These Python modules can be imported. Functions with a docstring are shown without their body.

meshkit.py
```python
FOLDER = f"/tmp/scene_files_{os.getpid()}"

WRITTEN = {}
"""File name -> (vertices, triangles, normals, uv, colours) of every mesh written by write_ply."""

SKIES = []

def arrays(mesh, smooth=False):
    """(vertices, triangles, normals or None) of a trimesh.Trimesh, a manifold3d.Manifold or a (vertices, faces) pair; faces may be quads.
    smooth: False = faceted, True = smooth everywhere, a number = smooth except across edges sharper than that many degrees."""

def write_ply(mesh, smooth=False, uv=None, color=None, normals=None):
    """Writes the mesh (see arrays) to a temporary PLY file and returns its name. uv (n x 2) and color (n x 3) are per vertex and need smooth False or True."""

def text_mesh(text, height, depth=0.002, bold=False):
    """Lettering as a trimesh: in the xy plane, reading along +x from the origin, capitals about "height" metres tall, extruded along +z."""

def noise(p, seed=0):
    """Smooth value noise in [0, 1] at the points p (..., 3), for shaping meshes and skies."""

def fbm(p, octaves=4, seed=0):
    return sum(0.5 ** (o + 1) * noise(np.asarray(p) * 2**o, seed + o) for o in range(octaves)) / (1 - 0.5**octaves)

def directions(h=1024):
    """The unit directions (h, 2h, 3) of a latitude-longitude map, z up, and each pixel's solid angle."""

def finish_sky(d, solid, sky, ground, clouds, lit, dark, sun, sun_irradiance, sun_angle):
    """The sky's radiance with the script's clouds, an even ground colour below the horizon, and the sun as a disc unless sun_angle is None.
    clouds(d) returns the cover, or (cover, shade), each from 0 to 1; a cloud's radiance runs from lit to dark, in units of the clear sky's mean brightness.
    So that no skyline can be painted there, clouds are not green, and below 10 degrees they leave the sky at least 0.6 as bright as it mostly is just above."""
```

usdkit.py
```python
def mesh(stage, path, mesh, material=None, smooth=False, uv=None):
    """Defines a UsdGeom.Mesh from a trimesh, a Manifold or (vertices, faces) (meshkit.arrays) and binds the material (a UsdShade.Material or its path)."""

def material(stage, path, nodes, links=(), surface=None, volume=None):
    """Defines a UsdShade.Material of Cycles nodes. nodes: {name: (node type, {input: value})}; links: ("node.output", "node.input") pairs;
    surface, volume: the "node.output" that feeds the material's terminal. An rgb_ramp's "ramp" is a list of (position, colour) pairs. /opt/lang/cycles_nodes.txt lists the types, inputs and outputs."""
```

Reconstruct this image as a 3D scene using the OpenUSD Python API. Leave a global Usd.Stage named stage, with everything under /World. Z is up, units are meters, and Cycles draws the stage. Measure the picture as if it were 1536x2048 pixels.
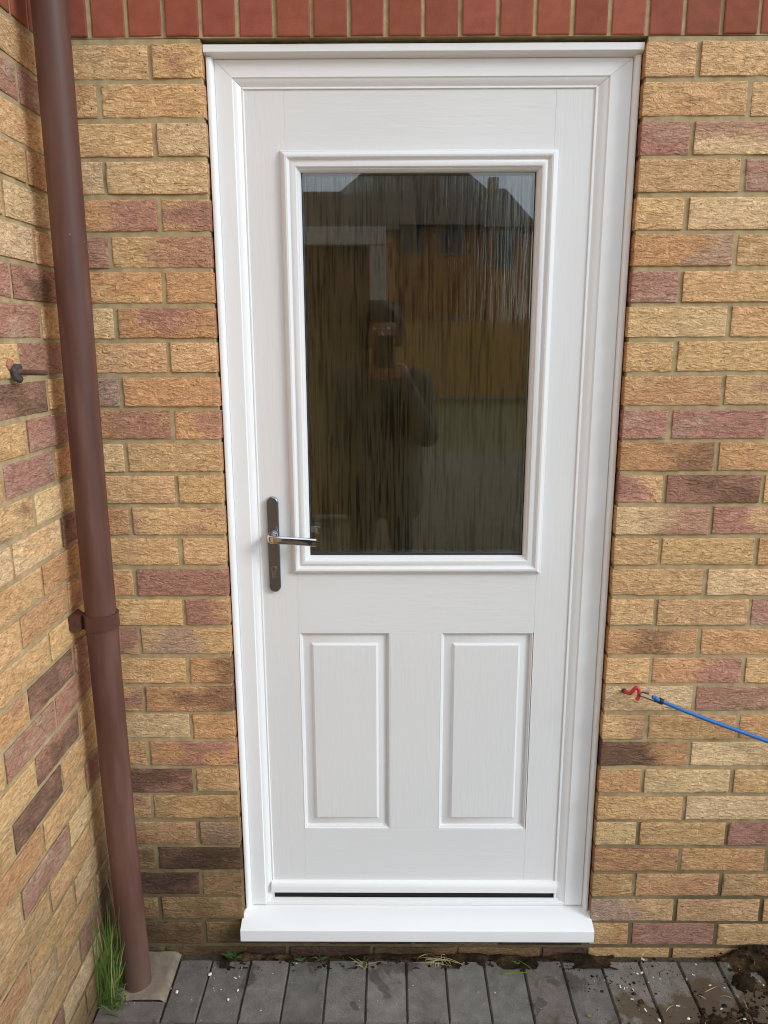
import math, random
import numpy as np, trimesh, manifold3d as m3
import usdkit, meshkit
from meshkit import noise, fbm
from pxr import Usd, UsdGeom, UsdLux, UsdShade, Gf, Sdf, Vt

stage = Usd.Stage.CreateInMemory()
UsdGeom.SetStageUpAxis(stage, UsdGeom.Tokens.z); UsdGeom.SetStageMetersPerUnit(stage, 1.0)
stage.SetDefaultPrim(UsdGeom.Xform.Define(stage, '/World').GetPrim())
UsdGeom.Scope.Define(stage, '/World/Looks')
L_ = '/World/Looks/'

# ------------------------------------------------------------------ camera
FPX, CAM = 1535.53, np.array([0.38662, -1.74618, 1.59694])
PIT, YAW, ROL = 0.218746, 0.0078053, -0.0026511
def basis():
    c, s = math.cos(PIT), math.sin(PIT); cy, sy = math.cos(YAW), math.sin(YAW)
    yawm = lambda v: np.array([cy*v[0]-sy*v[1], sy*v[0]+cy*v[1], v[2]])
    r0, f0, u0 = yawm((1, 0, 0)), yawm((0, c, -s)), yawm((0, s, c))
    cr, sr = math.cos(ROL), math.sin(ROL)
    return cr*r0+sr*u0, cr*u0-sr*r0, f0
R_, U_, F_ = basis()
cam = UsdGeom.Camera.Define(stage, '/World/camera')
mat = Gf.Matrix4d(*R_, 0, *U_, 0, *(-F_), 0, *CAM, 1)
cam.AddTransformOp().Set(mat)
cam.CreateHorizontalApertureAttr(36.0); cam.CreateVerticalApertureAttr(48.0)
cam.CreateFocalLengthAttr(36.0*FPX/1536); cam.CreateClippingRangeAttr(Gf.Vec2f(0.02, 500))
cam.GetPrim().CreateAttribute('exposure', Sdf.ValueTypeNames.Float).Set(0.60)

# ------------------------------------------------------------------ sky and sun (overcast)
SUN_AZ, SUN_EL = math.radians(120), math.radians(27)       # azimuth of the brightest part of the cloud: atan2(x, y)
sky_strength = 0.142
dome = UsdLux.DomeLight.Define(stage, '/World/sky')
dm = usdkit.material(stage, L_+'overcast_sky', {
    'sky': ('sky_texture', {'sky_type': 'single_scattering', 'sun_disc': False, 'sun_elevation': SUN_EL, 'sun_rotation': SUN_AZ}),
    'tc': ('texture_coordinate', {}),
    'map': ('mapping', {'scale': (1, 1, 2.2)}),
    'n': ('noise_texture', {'scale': 2.1, 'detail': 5, 'roughness': 0.55}),
    'ramp': ('rgb_ramp', {'ramp': [(0.3, (5.2, 6.1, 7.1)), (0.7, (7.5, 8.6, 9.65))]}),
    'mix': ('mix', {'fac': 0.93}),
    'bg': ('background_shader', {'strength': sky_strength})},
    [('tc.generated', 'map.vector'), ('map.vector', 'n.vector'), ('n.fac', 'ramp.fac'), ('sky.color', 'mix.color1'), ('ramp.color', 'mix.color2'),
     ('mix.color', 'bg.color')], surface='bg.background')
UsdShade.MaterialBindingAPI.Apply(dome.GetPrim()).Bind(dm)
dome.GetPrim().SetCustomDataByKey('kind', 'structure')
sun = UsdLux.DistantLight.Define(stage, '/World/sun')
sun.CreateNormalizeAttr(True); sun.CreateIntensityAttr(0.27); sun.CreateAngleAttr(17.0); sun.CreateColorAttr(Gf.Vec3f(1.0, 0.995, 0.98))
sun.AddRotateXYZOp().Set(Gf.Vec3f(90-math.degrees(SUN_EL), 0, 180-math.degrees(SUN_AZ)))

# ------------------------------------------------------------------ helpers
_used = {}
def path_for(name, parent):
    base = parent + '/' + name
    n = _used.get(base, 0); _used[base] = n+1
    return base if n == 0 else f'{base}_{n:03d}'
def tag(prim, label=None, category=None, group=None, kind=None):
    for k, v in (('label', label), ('category', category), ('group', group), ('kind', kind)):
        if v: prim.SetCustomDataByKey(k, v)
    return prim
def thing(name, label, category, group=None, loc=(0, 0, 0)):
    x = UsdGeom.Xform.Define(stage, path_for(name, '/World'))
    x.AddTranslateOp().Set(Gf.Vec3d(*loc))
    tag(x.GetPrim(), label, category, group)
    return x.GetPrim()
def part(name, mesh, material, parent=None, smooth=False, label=None, tone=None, kind=None, uv=None):
    pp = str(parent.GetPath()) if parent is not None else '/World'
    m = usdkit.mesh(stage, path_for(name, pp), mesh, L_+material, smooth=smooth)
    if tone is not None:
        UsdGeom.PrimvarsAPI(m).CreatePrimvar('tone', Sdf.ValueTypeNames.Color3fArray, 'vertex').Set(Vt.Vec3fArray.FromNumpy(np.asarray(tone, np.float32)))
    if label: m.GetPrim().SetCustomDataByKey('label', label)
    if kind: m.GetPrim().SetCustomDataByKey('kind', kind)
    return m.GetPrim()
cat = trimesh.util.concatenate
def box(x0, x1, y0, y1, z0, z1):
    b = trimesh.creation.box((x1-x0, y1-y0, z1-z0)); b.apply_translation(((x0+x1)/2, (y0+y1)/2, (z0+z1)/2)); return b
def rbox(x0, x1, y0, y1, z0, z1, r=0.003, seg=8):
    s = m3.Manifold.sphere(r, seg)
    return m3.Manifold.batch_hull([s.translate((x, y, z)) for x in (x0+r, x1-r) for y in (y0+r, y1-r) for z in (z0+r, z1-r)])
def tm(man):
    m = man.to_mesh(); return trimesh.Trimesh(m.vert_properties[:, :3], m.tri_verts, process=False)
def tube(pts, rad, seg=12, caps=True):
    """A round tube along a polyline; rad a number or one per point."""
    P = np.asarray(pts, float); n = len(P); rad = np.broadcast_to(rad, n)
    T = np.gradient(P, axis=0); T /= np.linalg.norm(T, axis=1)[:, None]
    ref = np.array([0, 0, 1.]) if abs(T[0, 2]) < .9 else np.array([1., 0, 0])
    V = []
    N = np.cross(T[0], ref); N /= np.linalg.norm(N)
    for i in range(n):
        N = N - T[i]*(N@T[i]); N /= np.linalg.norm(N); B = np.cross(T[i], N)
        a = np.arange(seg)*2*math.pi/seg
        V.append(P[i]+rad[i]*(np.cos(a)[:, None]*N+np.sin(a)[:, None]*B))
    V = np.concatenate(V); F = []
    for i in range(n-1):
        for k in range(seg):
            a, b = i*seg+k, i*seg+(k+1) % seg
            F += [[a, b, b+seg], [a, b+seg, a+seg]]
    if caps:
        V = np.vstack([V, P[0], P[-1]])
        for k in range(seg):
            F += [[len(V)-2, (k+1) % seg, k], [len(V)-1, (n-1)*seg+k, (n-1)*seg+(k+1) % seg]]
    return trimesh.Trimesh(V, F, process=False)
def bez(pts, n=24):
    P = np.asarray(pts, float)                               # Catmull-Rom through the points
    Q = np.vstack([2*P[0]-P[1], P, 2*P[-1]-P[-2]]); out = []
    for i in range(len(P)-1):
        t = np.linspace(0, 1, n, endpoint=False)[:, None]; a, b, c, d = Q[i:i+4]
        out.append(.5*((2*b)+(c-a)*t+(2*a-5*b+4*c-d)*t**2+(3*b-a-3*c+d)*t**3))
    return np.vstack([*out, P[-1:]])
def grid_faces(n, m):
    F = []
    for i in range(n-1):
        for k in range(m-1):
            a = i*m+k
            F += [[a, a+m, a+m+1], [a, a+m+1, a+1]]
    return F
def lin(r, g, b):
    f = lambda c: c/12.92 if c <= .04045 else ((c+.055)/1.055)**2.4
    return np.array([f(r/255), f(g/255), f(b/255)])

# ------------------------------------------------------------------ materials
def M(name, color, rough=.6, var=.12, scale=30, bump=0., bscale=200, bdist=.002, spec=.5, metal=0., coat=0., stretch=(1, 1, 1), detail=3, extra=None):
    c = np.asarray(color, float)
    nodes = {'geo': ('geometry', {}), 'map': ('mapping', {'scale': stretch}), 'n': ('noise_texture', {'scale': scale, 'detail': detail}),
             'r': ('rgb_ramp', {'ramp': [(.25, c*(1-var)), (.75, np.minimum(c*(1+var), 1))]}),
             'p': ('principled_bsdf', {'roughness': rough, 'specular_ior_level': spec, 'metallic': metal, 'coat_weight': coat, **(extra or {})})}
    links = [('geo.position', 'map.vector'), ('map.vector', 'n.vector'), ('n.fac', 'r.fac'), ('r.color', 'p.base_color')]
    if bump:
        nodes['bn'] = ('noise_texture', {'scale': bscale, 'detail': 3}); nodes['b'] = ('bump', {'strength': bump, 'distance': bdist})
        links += [('map.vector', 'bn.vector'), ('bn.fac', 'b.height'), ('b.normal', 'p.normal')]
    return usdkit.material(stage, L_+name, nodes, links, surface='p.BSDF')

# split-faced clay brick: the tone comes from the brick itself (primvar), the material adds grain, pits and drag-marks
usdkit.material(stage, L_+'rough_brick', {
    'a': ('attribute', {'attribute': 'tone'}), 'geo': ('geometry', {}),
    'map': ('mapping', {'scale': (1, 1, 2.7)}),
    'n': ('noise_texture', {'scale': 55, 'detail': 4, 'roughness': .62, 'distortion': 1.1}),
    'ng': ('noise_texture', {'scale': 420, 'detail': 2}),
    'vr': ('rgb_ramp', {'ramp': [(.28, (.70, .67, .62)), (.5, (1, 1, 1)), (.74, (1.22, 1.22, 1.22))]}),
    'gr': ('rgb_ramp', {'ramp': [(.3, (.8, .8, .8)), (.7, (1.16, 1.16, 1.16))]}),
    'm1': ('mix', {'mix_type': 'multiply', 'fac': 1.0}), 'm2': ('mix', {'mix_type': 'multiply', 'fac': 1.0}),
    'pit': ('voronoi_texture', {'scale': 62, 'randomness': 1.0}),
    'pitr': ('rgb_ramp', {'ramp': [(0, (.12, .1, .09)), (.085, (.25, .22, .2)), (.13, (1, 1, 1))]}),
    'pitm': ('noise_texture', {'scale': 19, 'detail': 1}),
    'pitmr': ('rgb_ramp', {'ramp': [(.55, (0, 0, 0)), (.63, (1, 1, 1))]}),
    'm3': ('mix', {'mix_type': 'multiply'}),
    'spk': ('voronoi_texture', {'scale': 95, 'randomness': 1.0}),
    'spkr': ('rgb_ramp', {'ramp': [(0, (1, 1, 1)), (.06, (1, 1, 1)), (.1, (0, 0, 0))]}),
    'spkm': ('noise_texture', {'scale': 9, 'detail': 1}), 'spkmr': ('rgb_ramp', {'ramp': [(.56, (0, 0, 0)), (.66, (.8, .8, .8))]}),
    'sm': ('math', {'math_type': 'multiply'}),
    'm4': ('mix', {'color2': (.62, .5, .38)}),
    'drag': ('noise_texture', {'scale': 35, 'detail': 4, 'roughness': .62, 'distortion': 2.0}),
    'dgr': ('rgb_ramp', {'ramp': [(.33, (.70, .67, .63)), (.43, (.95, .94, .93)), (.52, (1, 1, 1)), (.66, (1.18, 1.18, 1.18))]}), 'm5': ('mix', {'mix_type': 'multiply', 'fac': 1.0}),
    'b1': ('bump', {'strength': 1.0, 'distance': .0082}), 'b2': ('bump', {'strength': .7, 'distance': .0011}),
    'p': ('principled_bsdf', {'roughness': .88, 'specular_ior_level': .25})},
    [('geo.position', 'map.vector'), ('map.vector', 'n.vector'), ('map.vector', 'drag.vector'), ('geo.position', 'ng.vector'), ('n.fac', 'vr.fac'), ('ng.fac', 'gr.fac'),
     ('a.color', 'm1.color1'), ('vr.color', 'm1.color2'), ('m1.color', 'm2.color1'), ('gr.color', 'm2.color2'),
     ('geo.position', 'pit.vector'), ('pit.distance', 'pitr.fac'), ('geo.position', 'pitm.vector'), ('pitm.fac', 'pitmr.fac'), ('pitmr.color', 'm3.fac'),
     ('m2.color', 'm3.color1'), ('pitr.color', 'm3.color2'),
     ('geo.position', 'spk.vector'), ('spk.distance', 'spkr.fac'), ('geo.position', 'spkm.vector'), ('spkm.fac', 'spkmr.fac'), ('spkr.color', 'sm.value1'), ('spkmr.color', 'sm.value2'),
     ('sm.value', 'm4.fac'), ('m3.color', 'm4.color1'), ('drag.fac', 'dgr.fac'), ('m4.color', 'm5.color1'), ('dgr.color', 'm5.color2'), ('m5.color', 'p.base_color'),
     ('drag.fac', 'b1.height'), ('ng.fac', 'b2.height'), ('b1.normal', 'b2.normal'), ('b2.normal', 'p.normal')], surface='p.BSDF')
usdkit.material(stage, L_+'smooth_red_brick', {
    'a': ('attribute', {'attribute': 'tone'}), 'geo': ('geometry', {}),
    'n': ('noise_texture', {'scale': 34, 'detail': 4}), 'ng': ('noise_texture', {'scale': 500, 'detail': 2}),
    'vr': ('rgb_ramp', {'ramp': [(.3, (.86, .84, .82)), (.7, (1.12, 1.12, 1.12))]}),
    'm1': ('mix', {'mix_type': 'multiply', 'fac': 1.0}),
    'b': ('bump', {'strength': .5, 'distance': .0008}), 'p': ('principled_bsdf', {'roughness': .8, 'specular_ior_level': .3})},
    [('geo.position', 'n.vector'), ('geo.position', 'ng.vector'), ('n.fac', 'vr.fac'), ('a.color', 'm1.color1'), ('vr.color', 'm1.color2'), ('m1.color', 'p.base_color'),
     ('ng.fac', 'b.height'), ('b.normal', 'p.normal')], surface='p.BSDF')
# mortar: sandy, with a damp mossy splash zone near the paving
usdkit.material(stage, L_+'mortar', {
    'geo': ('geometry', {}), 'n': ('noise_texture', {'scale': 40, 'detail': 4}), 'ng': ('noise_texture', {'scale': 600, 'detail': 2}),
    'r': ('rgb_ramp', {'ramp': [(.3, lin(156, 138, 102)), (.7, lin(188, 168, 130))]}),
    'sep': ('separate_xyz', {}), 'nl': ('noise_texture', {'scale': 3.2, 'detail': 4}),
    'mz': ('math', {'math_type': 'multiply_add', 'value2': .9, 'value3': -.45}), 'add': ('math', {'math_type': 'add'}),
    'dr': ('rgb_ramp', {'ramp': [(.12, (1, 1, 1)), (.62, (0, 0, 0))]}),
    'mx': ('mix', {'color2': lin(52, 46, 30)}), 'sc': ('math', {'math_type': 'multiply', 'value2': .75}),
    'b': ('bump', {'strength': .9, 'distance': .0012}), 'p': ('principled_bsdf', {'roughness': .92, 'specular_ior_level': .2})},
    [('geo.position', 'n.vector'), ('geo.position', 'ng.vector'), ('geo.position', 'nl.vector'), ('geo.position', 'sep.vector'), ('n.fac', 'r.fac'),
     ('nl.fac', 'mz.value1'), ('mz.value', 'add.value1'), ('sep.z', 'add.value2'), ('add.value', 'dr.fac'), ('dr.color', 'sc.value1'), ('sc.value', 'mx.fac'), ('r.color', 'mx.color1'),
     ('mx.color', 'p.base_color'), ('ng.fac', 'b.height'), ('b.normal', 'p.normal')], surface='p.BSDF')
def far_brick(name, ax, ca, cb):
    usdkit.material(stage, L_+name, {
        'geo': ('geometry', {}), 'sep': ('separate_xyz', {}), 'cmb': ('combine_xyz', {}),
        'bk': ('brick_texture', {'color1': ca, 'color2': cb, 'mortar': lin(140, 122, 85), 'scale': 1.0, 'mortar_size': .005, 'brick_width': .225, 'row_height': .075}),
        'p': ('principled_bsdf', {'roughness': .9})},
        [('geo.position', 'sep.vector'), ('sep.'+ax, 'cmb.x'), ('sep.z', 'cmb.y'), ('cmb.vector', 'bk.vector'), ('bk.color', 'p.base_color')], surface='p.BSDF')
far_brick('buff_far_brick_x', 'x', lin(176, 138, 86), lin(150, 104, 74)); far_brick('buff_far_brick_y', 'y', lin(176, 138, 86), lin(150, 104, 74))
far_brick('brown_far_brick', 'x', lin(176, 118, 58), lin(146, 96, 50))
# white plastic of the frame, white grained skin of the leaf
M('white_plastic', (.82, .825, .82), rough=.34, var=.012, scale=7, bump=.06, bscale=40, bdist=.001)
M('white_sealant', (.84, .84, .83), rough=.45, var=.03, bump=.4, bscale=120, bdist=.002)
def grain(name, stretch, bd=.0011):
    usdkit.material(stage, L_+name, {
        'geo': ('geometry', {}), 'map': ('mapping', {'scale': stretch}), 'n': ('noise_texture', {'scale': 10, 'detail': 5, 'roughness': .62, 'distortion': .6}),
        'w': ('noise_texture', {'scale': 2.2, 'detail': 1}), 'cr': ('rgb_ramp', {'ramp': [(.3, (.735, .737, .732)), (.7, (.765, .767, .762))]}),
        'rr': ('rgb_ramp', {'ramp': [(.3, (.36, .36, .36)), (.7, (.47, .47, .47))]}),
        'b': ('bump', {'strength': .55, 'distance': bd}), 'p': ('principled_bsdf', {})},
        [('geo.position', 'map.vector'), ('map.vector', 'n.vector'), ('geo.position', 'w.vector'), ('w.fac', 'cr.fac'), ('cr.color', 'p.base_color'), ('n.fac', 'rr.fac'), ('rr.color', 'p.roughness'),
         ('n.fac', 'b.height'), ('b.normal', 'p.normal')], surface='p.BSDF')
grain('grain_upright', (9, 9, .8)); grain('grain_level', (.8, 9, 9))
M('chrome', (.62, .61, .62), rough=.07, var=.02, metal=1.0)
M('chrome_plate', (.255, .28, .315), rough=.22, var=.04, metal=1.0, scale=14)
M('lock_chrome', (.36, .38, .41), rough=.25, var=.02, metal=1.0)
M('keyway_black', (.015, .015, .015), rough=.5)
M('dark_gap', (.02, .02, .02), rough=.8)
M('black_seal', (.03, .03, .032), rough=.5)
M('spacer_bar', (.55, .56, .57), rough=.35, metal=.6)
usdkit.material(stage, L_+'brown_pipe', {
    'geo': ('geometry', {}), 'map': ('mapping', {'scale': (1, 1, .12)}), 'n': ('noise_texture', {'scale': 26, 'detail': 4}), 'r': ('rgb_ramp', {'ramp': [(.3, lin(74, 46, 38)), (.5, lin(88, 56, 46)), (.72, lin(108, 76, 66))]}),
    'v': ('voronoi_texture', {'scale': 34, 'randomness': 1.0}), 'vr': ('rgb_ramp', {'ramp': [(0, (.8, .8, .8)), (.035, (.7, .7, .7)), (.06, (0, 0, 0))]}), 'vm': ('noise_texture', {'scale': 11, 'detail': 1}), 'vmr': ('rgb_ramp', {'ramp': [(.52, (0, 0, 0)), (.6, (1, 1, 1))]}), 'vx': ('math', {'math_type': 'multiply'}),
    'm1': ('mix', {'color2': lin(170, 140, 122)}), 'sep': ('separate_xyz', {}), 'dn': ('noise_texture', {'scale': 14, 'detail': 5}), 'da': ('math', {'math_type': 'multiply_add', 'value2': .5}),
    'dr': ('rgb_ramp', {'ramp': [(.2, (.55, .55, .55)), (.5, (0, 0, 0))]}), 'm2': ('mix', {'color2': lin(98, 80, 64)}), 'rr': ('rgb_ramp', {'ramp': [(.3, (.5, .5, .5)), (.7, (.72, .72, .72))]}),
    'b': ('bump', {'strength': .2, 'distance': .001}), 'p': ('principled_bsdf', {'specular_ior_level': .42})},
    [('geo.position', 'map.vector'), ('map.vector', 'n.vector'), ('n.fac', 'r.fac'), ('geo.position', 'v.vector'), ('v.distance', 'vr.fac'), ('geo.position', 'vm.vector'), ('vm.fac', 'vmr.fac'), ('vr.color', 'vx.value1'), ('vmr.color', 'vx.value2'),
     ('vx.value', 'm1.fac'), ('r.color', 'm1.color1'), ('geo.position', 'sep.vector'), ('geo.position', 'dn.vector'), ('dn.fac', 'da.value1'), ('sep.z', 'da.value3'), ('da.value', 'dr.fac'), ('dr.color', 'm2.fac'), ('m1.color', 'm2.color1'), ('m2.color', 'p.base_color'),
     ('n.fac', 'rr.fac'), ('rr.color', 'p.roughness'), ('dn.fac', 'b.height'), ('b.normal', 'p.normal')], surface='p.BSDF')
M('brown_pipe_clip', lin(79, 47, 38), rough=.45, var=.08, scale=20)
M('rusty_metal', lin(92, 66, 54), rough=.75, var=.4, scale=130, bump=.8, bscale=300, bdist=.002)
M('dark_iron', lin(62, 58, 58), rough=.7, var=.35, scale=120, bump=.8, bscale=260, bdist=.002)
M('red_rubber', lin(188, 54, 52), rough=.42, var=.08)
M('blue_cord', lin(34, 98, 166), rough=.55, var=.18, scale=260, bump=.6, bscale=500, bdist=.001)
M('black_wire', (.02, .02, .022), rough=.4)
M('chipped_clay', lin(178, 122, 94), rough=.95, var=.3, scale=140, bump=1, bscale=250, bdist=.003)
M('concrete', lin(128, 114, 97), rough=.95, var=.25, scale=60, bump=.8, bscale=320, bdist=.002, detail=6)
M('sand_joint', lin(70, 62, 52), rough=1, var=.4, scale=120, bump=1, bscale=400, bdist=.003)
usdkit.material(stage, L_+'paver', {
    'a': ('attribute', {'attribute': 'tone'}), 'geo': ('geometry', {}), 'n': ('noise_texture', {'scale': 22, 'detail': 5, 'roughness': .65}),
    'ng': ('noise_texture', {'scale': 480, 'detail': 3, 'roughness': .7}), 'st': ('noise_texture', {'scale': 7.5, 'detail': 5, 'roughness': .6, 'distortion': .4}),
    'vr': ('rgb_ramp', {'ramp': [(.3, (.72, .72, .72)), (.7, (1.25, 1.25, 1.25))]}), 'gr': ('rgb_ramp', {'ramp': [(.32, (.6, .6, .6)), (.68, (1.35, 1.35, 1.35))]}),
    'sr': ('rgb_ramp', {'ramp': [(.60, (0, 0, 0)), (.63, (1, 1, 1))]}), 'ss': ('math', {'math_type': 'multiply', 'value2': .55}),
    'm1': ('mix', {'mix_type': 'multiply', 'fac': 1.}), 'm2': ('mix', {'mix_type': 'multiply', 'fac': 1.}), 'm3': ('mix', {'color2': lin(46, 40, 34)}),
    'spk': ('voronoi_texture', {'scale': 150, 'randomness': 1.0}), 'spkr': ('rgb_ramp', {'ramp': [(0, (.55, .55, .55)), (.1, (.5, .5, .5)), (.16, (0, 0, 0))]}),
    'spkm': ('noise_texture', {'scale': 40, 'detail': 1}), 'spkmr': ('rgb_ramp', {'ramp': [(.55, (0, 0, 0)), (.64, (1, 1, 1))]}), 'sm': ('math', {'math_type': 'multiply'}), 'm4': ('mix', {'color2': lin(170, 160, 145)}), 'sep': ('separate_xyz', {}), 'my': ('math', {'math_type': 'multiply_add', 'value2': -3.0}), 'mrg': ('map_range', {'from_min': 1.2, 'from_max': 1.75, 'to_min': 0., 'to_max': .34, 'clamp': True}),
    'mn': ('noise_texture', {'scale': 9, 'detail': 6, 'roughness': .65}), 'ma': ('math', {'math_type': 'add'}), 'mud': ('rgb_ramp', {'ramp': [(.66, (0, 0, 0)), (.74, (.85, .85, .85))]}), 'm5': ('mix', {'color2': lin(78, 62, 44)}),
    'b': ('bump', {'strength': .9, 'distance': .0016}), 'p': ('principled_bsdf', {'roughness': .8, 'specular_ior_level': .35})},
    [('geo.position', 'n.vector'), ('geo.position', 'ng.vector'), ('geo.position', 'st.vector'), ('n.fac', 'vr.fac'), ('ng.fac', 'gr.fac'), ('a.color', 'm1.color1'), ('vr.color', 'm1.color2'),
     ('m1.color', 'm2.color1'), ('gr.color', 'm2.color2'), ('st.fac', 'sr.fac'), ('sr.color', 'ss.value1'), ('ss.value', 'm3.fac'), ('m2.color', 'm3.color1'),
     ('geo.position', 'spk.vector'), ('spk.distance', 'spkr.fac'), ('geo.position', 'spkm.vector'), ('spkm.fac', 'spkmr.fac'), ('spkr.color', 'sm.value1'), ('spkmr.color', 'sm.value2'),
     ('sm.value', 'm4.fac'), ('m3.color', 'm4.color1'), ('geo.position', 'sep.vector'), ('sep.y', 'my.value1'), ('sep.x', 'my.value3'), ('my.value', 'mrg.value'), ('geo.position', 'mn.vector'), ('mn.fac', 'ma.value1'), ('mrg.result', 'ma.value2'), ('ma.value', 'mud.fac'), ('mud.color', 'm5.fac'), ('m4.color', 'm5.color1'), ('m5.color', 'p.base_color'),
     ('ng.fac', 'b.height'), ('b.normal', 'p.normal')], surface='p.BSDF')
usdkit.material(stage, L_+'soil', {
    'geo': ('geometry', {}), 'n': ('noise_texture', {'scale': 16, 'detail': 5, 'roughness': .65}), 'ng': ('noise_texture', {'scale': 260, 'detail': 4, 'roughness': .7}),
    'r': ('rgb_ramp', {'ramp': [(.38, lin(30, 24, 18)), (.52, lin(52, 41, 29)), (.68, lin(92, 74, 50))]}), 'gr': ('rgb_ramp', {'ramp': [(.3, (.5, .5, .5)), (.7, (1.45, 1.4, 1.35))]}),
    'm': ('mix', {'mix_type': 'multiply', 'fac': 1.}), 'b': ('bump', {'strength': 1., 'distance': .004}), 'p': ('principled_bsdf', {'roughness': 1., 'specular_ior_level': .1})},
    [('geo.position', 'n.vector'), ('geo.position', 'ng.vector'), ('n.fac', 'r.fac'), ('ng.fac', 'gr.fac'), ('r.color', 'm.color1'), ('gr.color', 'm.color2'), ('m.color', 'p.base_color'),
     ('ng.fac', 'b.height'), ('b.normal', 'p.normal')], surface='p.BSDF')
M('green_blade', lin(80, 110, 42), rough=.55, var=.45, scale=40, spec=.4)
M('dry_blade', lin(166, 150, 104), rough=.7, var=.25, scale=60)
M('weed_leaf', lin(62, 88, 34), rough=.6, var=.35, scale=60)
M('white_stone', lin(222, 216, 204), rough=.8, var=.12, scale=150)
M('pale_chip', lin(205, 198, 182), rough=.85, var=.15, scale=200)
M('twig', lin(92, 72, 50), rough=.9, var=.3)
M('dead_leaf', lin(120, 104, 56), rough=.8, var=.2)
# interior and the other side of the yard
M('interior_paint', lin(150, 122, 74), rough=.8, var=.05)
M('interior_floor', lin(140, 110, 68), rough=.7, var=.1)
M('interior_gloss', lin(236, 231, 222), rough=.4, var=.02)
M('window_paint', lin(196, 192, 184), rough=.6, var=.05)
M('interior_door', lin(112, 82, 48), rough=.5, var=.12, stretch=(6, 6, .5))
M('cupboard', lin(128, 100, 62), rough=.5, var=.1)
M('roof_tile', lin(94, 74, 54), rough=.9, var=.25, scale=3)
M('window_white', (.2, .19, .17), rough=.5, var=.02)
M('far_glass', (.05, .045, .04), rough=.5, var=.02)
M('fence_wood', lin(150, 112, 60), rough=.85, var=.25, scale=6, stretch=(6, 6, .6))
M('lawn_green', lin(100, 88, 46), rough=.95, var=.3, scale=14)
usdkit.material(stage, L_+'yard_paving', {
    'geo': ('geometry', {}), 'bk': ('brick_texture', {'color1': lin(112, 99, 76), 'color2': lin(96, 84, 62), 'mortar': lin(50, 44, 38), 'scale': 1.0, 'mortar_size': .003, 'brick_width': .205, 'row_height': .1025}),
    'p': ('principled_bsdf', {'roughness': .85})}, [('geo.position', 'bk.vector'), ('bk.color', 'p.base_color')], surface='p.BSDF')
M('skin', lin(170, 124, 104), rough=.55, var=.05, extra={'subsurface_weight': .1, 'subsurface_scale': .01})
M('dark_hair', (.03, .024, .02), rough=.6, var=.3, scale=60)
M('dark_jacket', (.105, .09, .068), rough=.85, var=.15, scale=30)
M('denim', (.07, .07, .075), rough=.9, var=.2, scale=60)
M('shoe_black', (.02, .02, .02), rough=.5)
M('phone_black', (.015, .015, .018), rough=.2)
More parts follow.
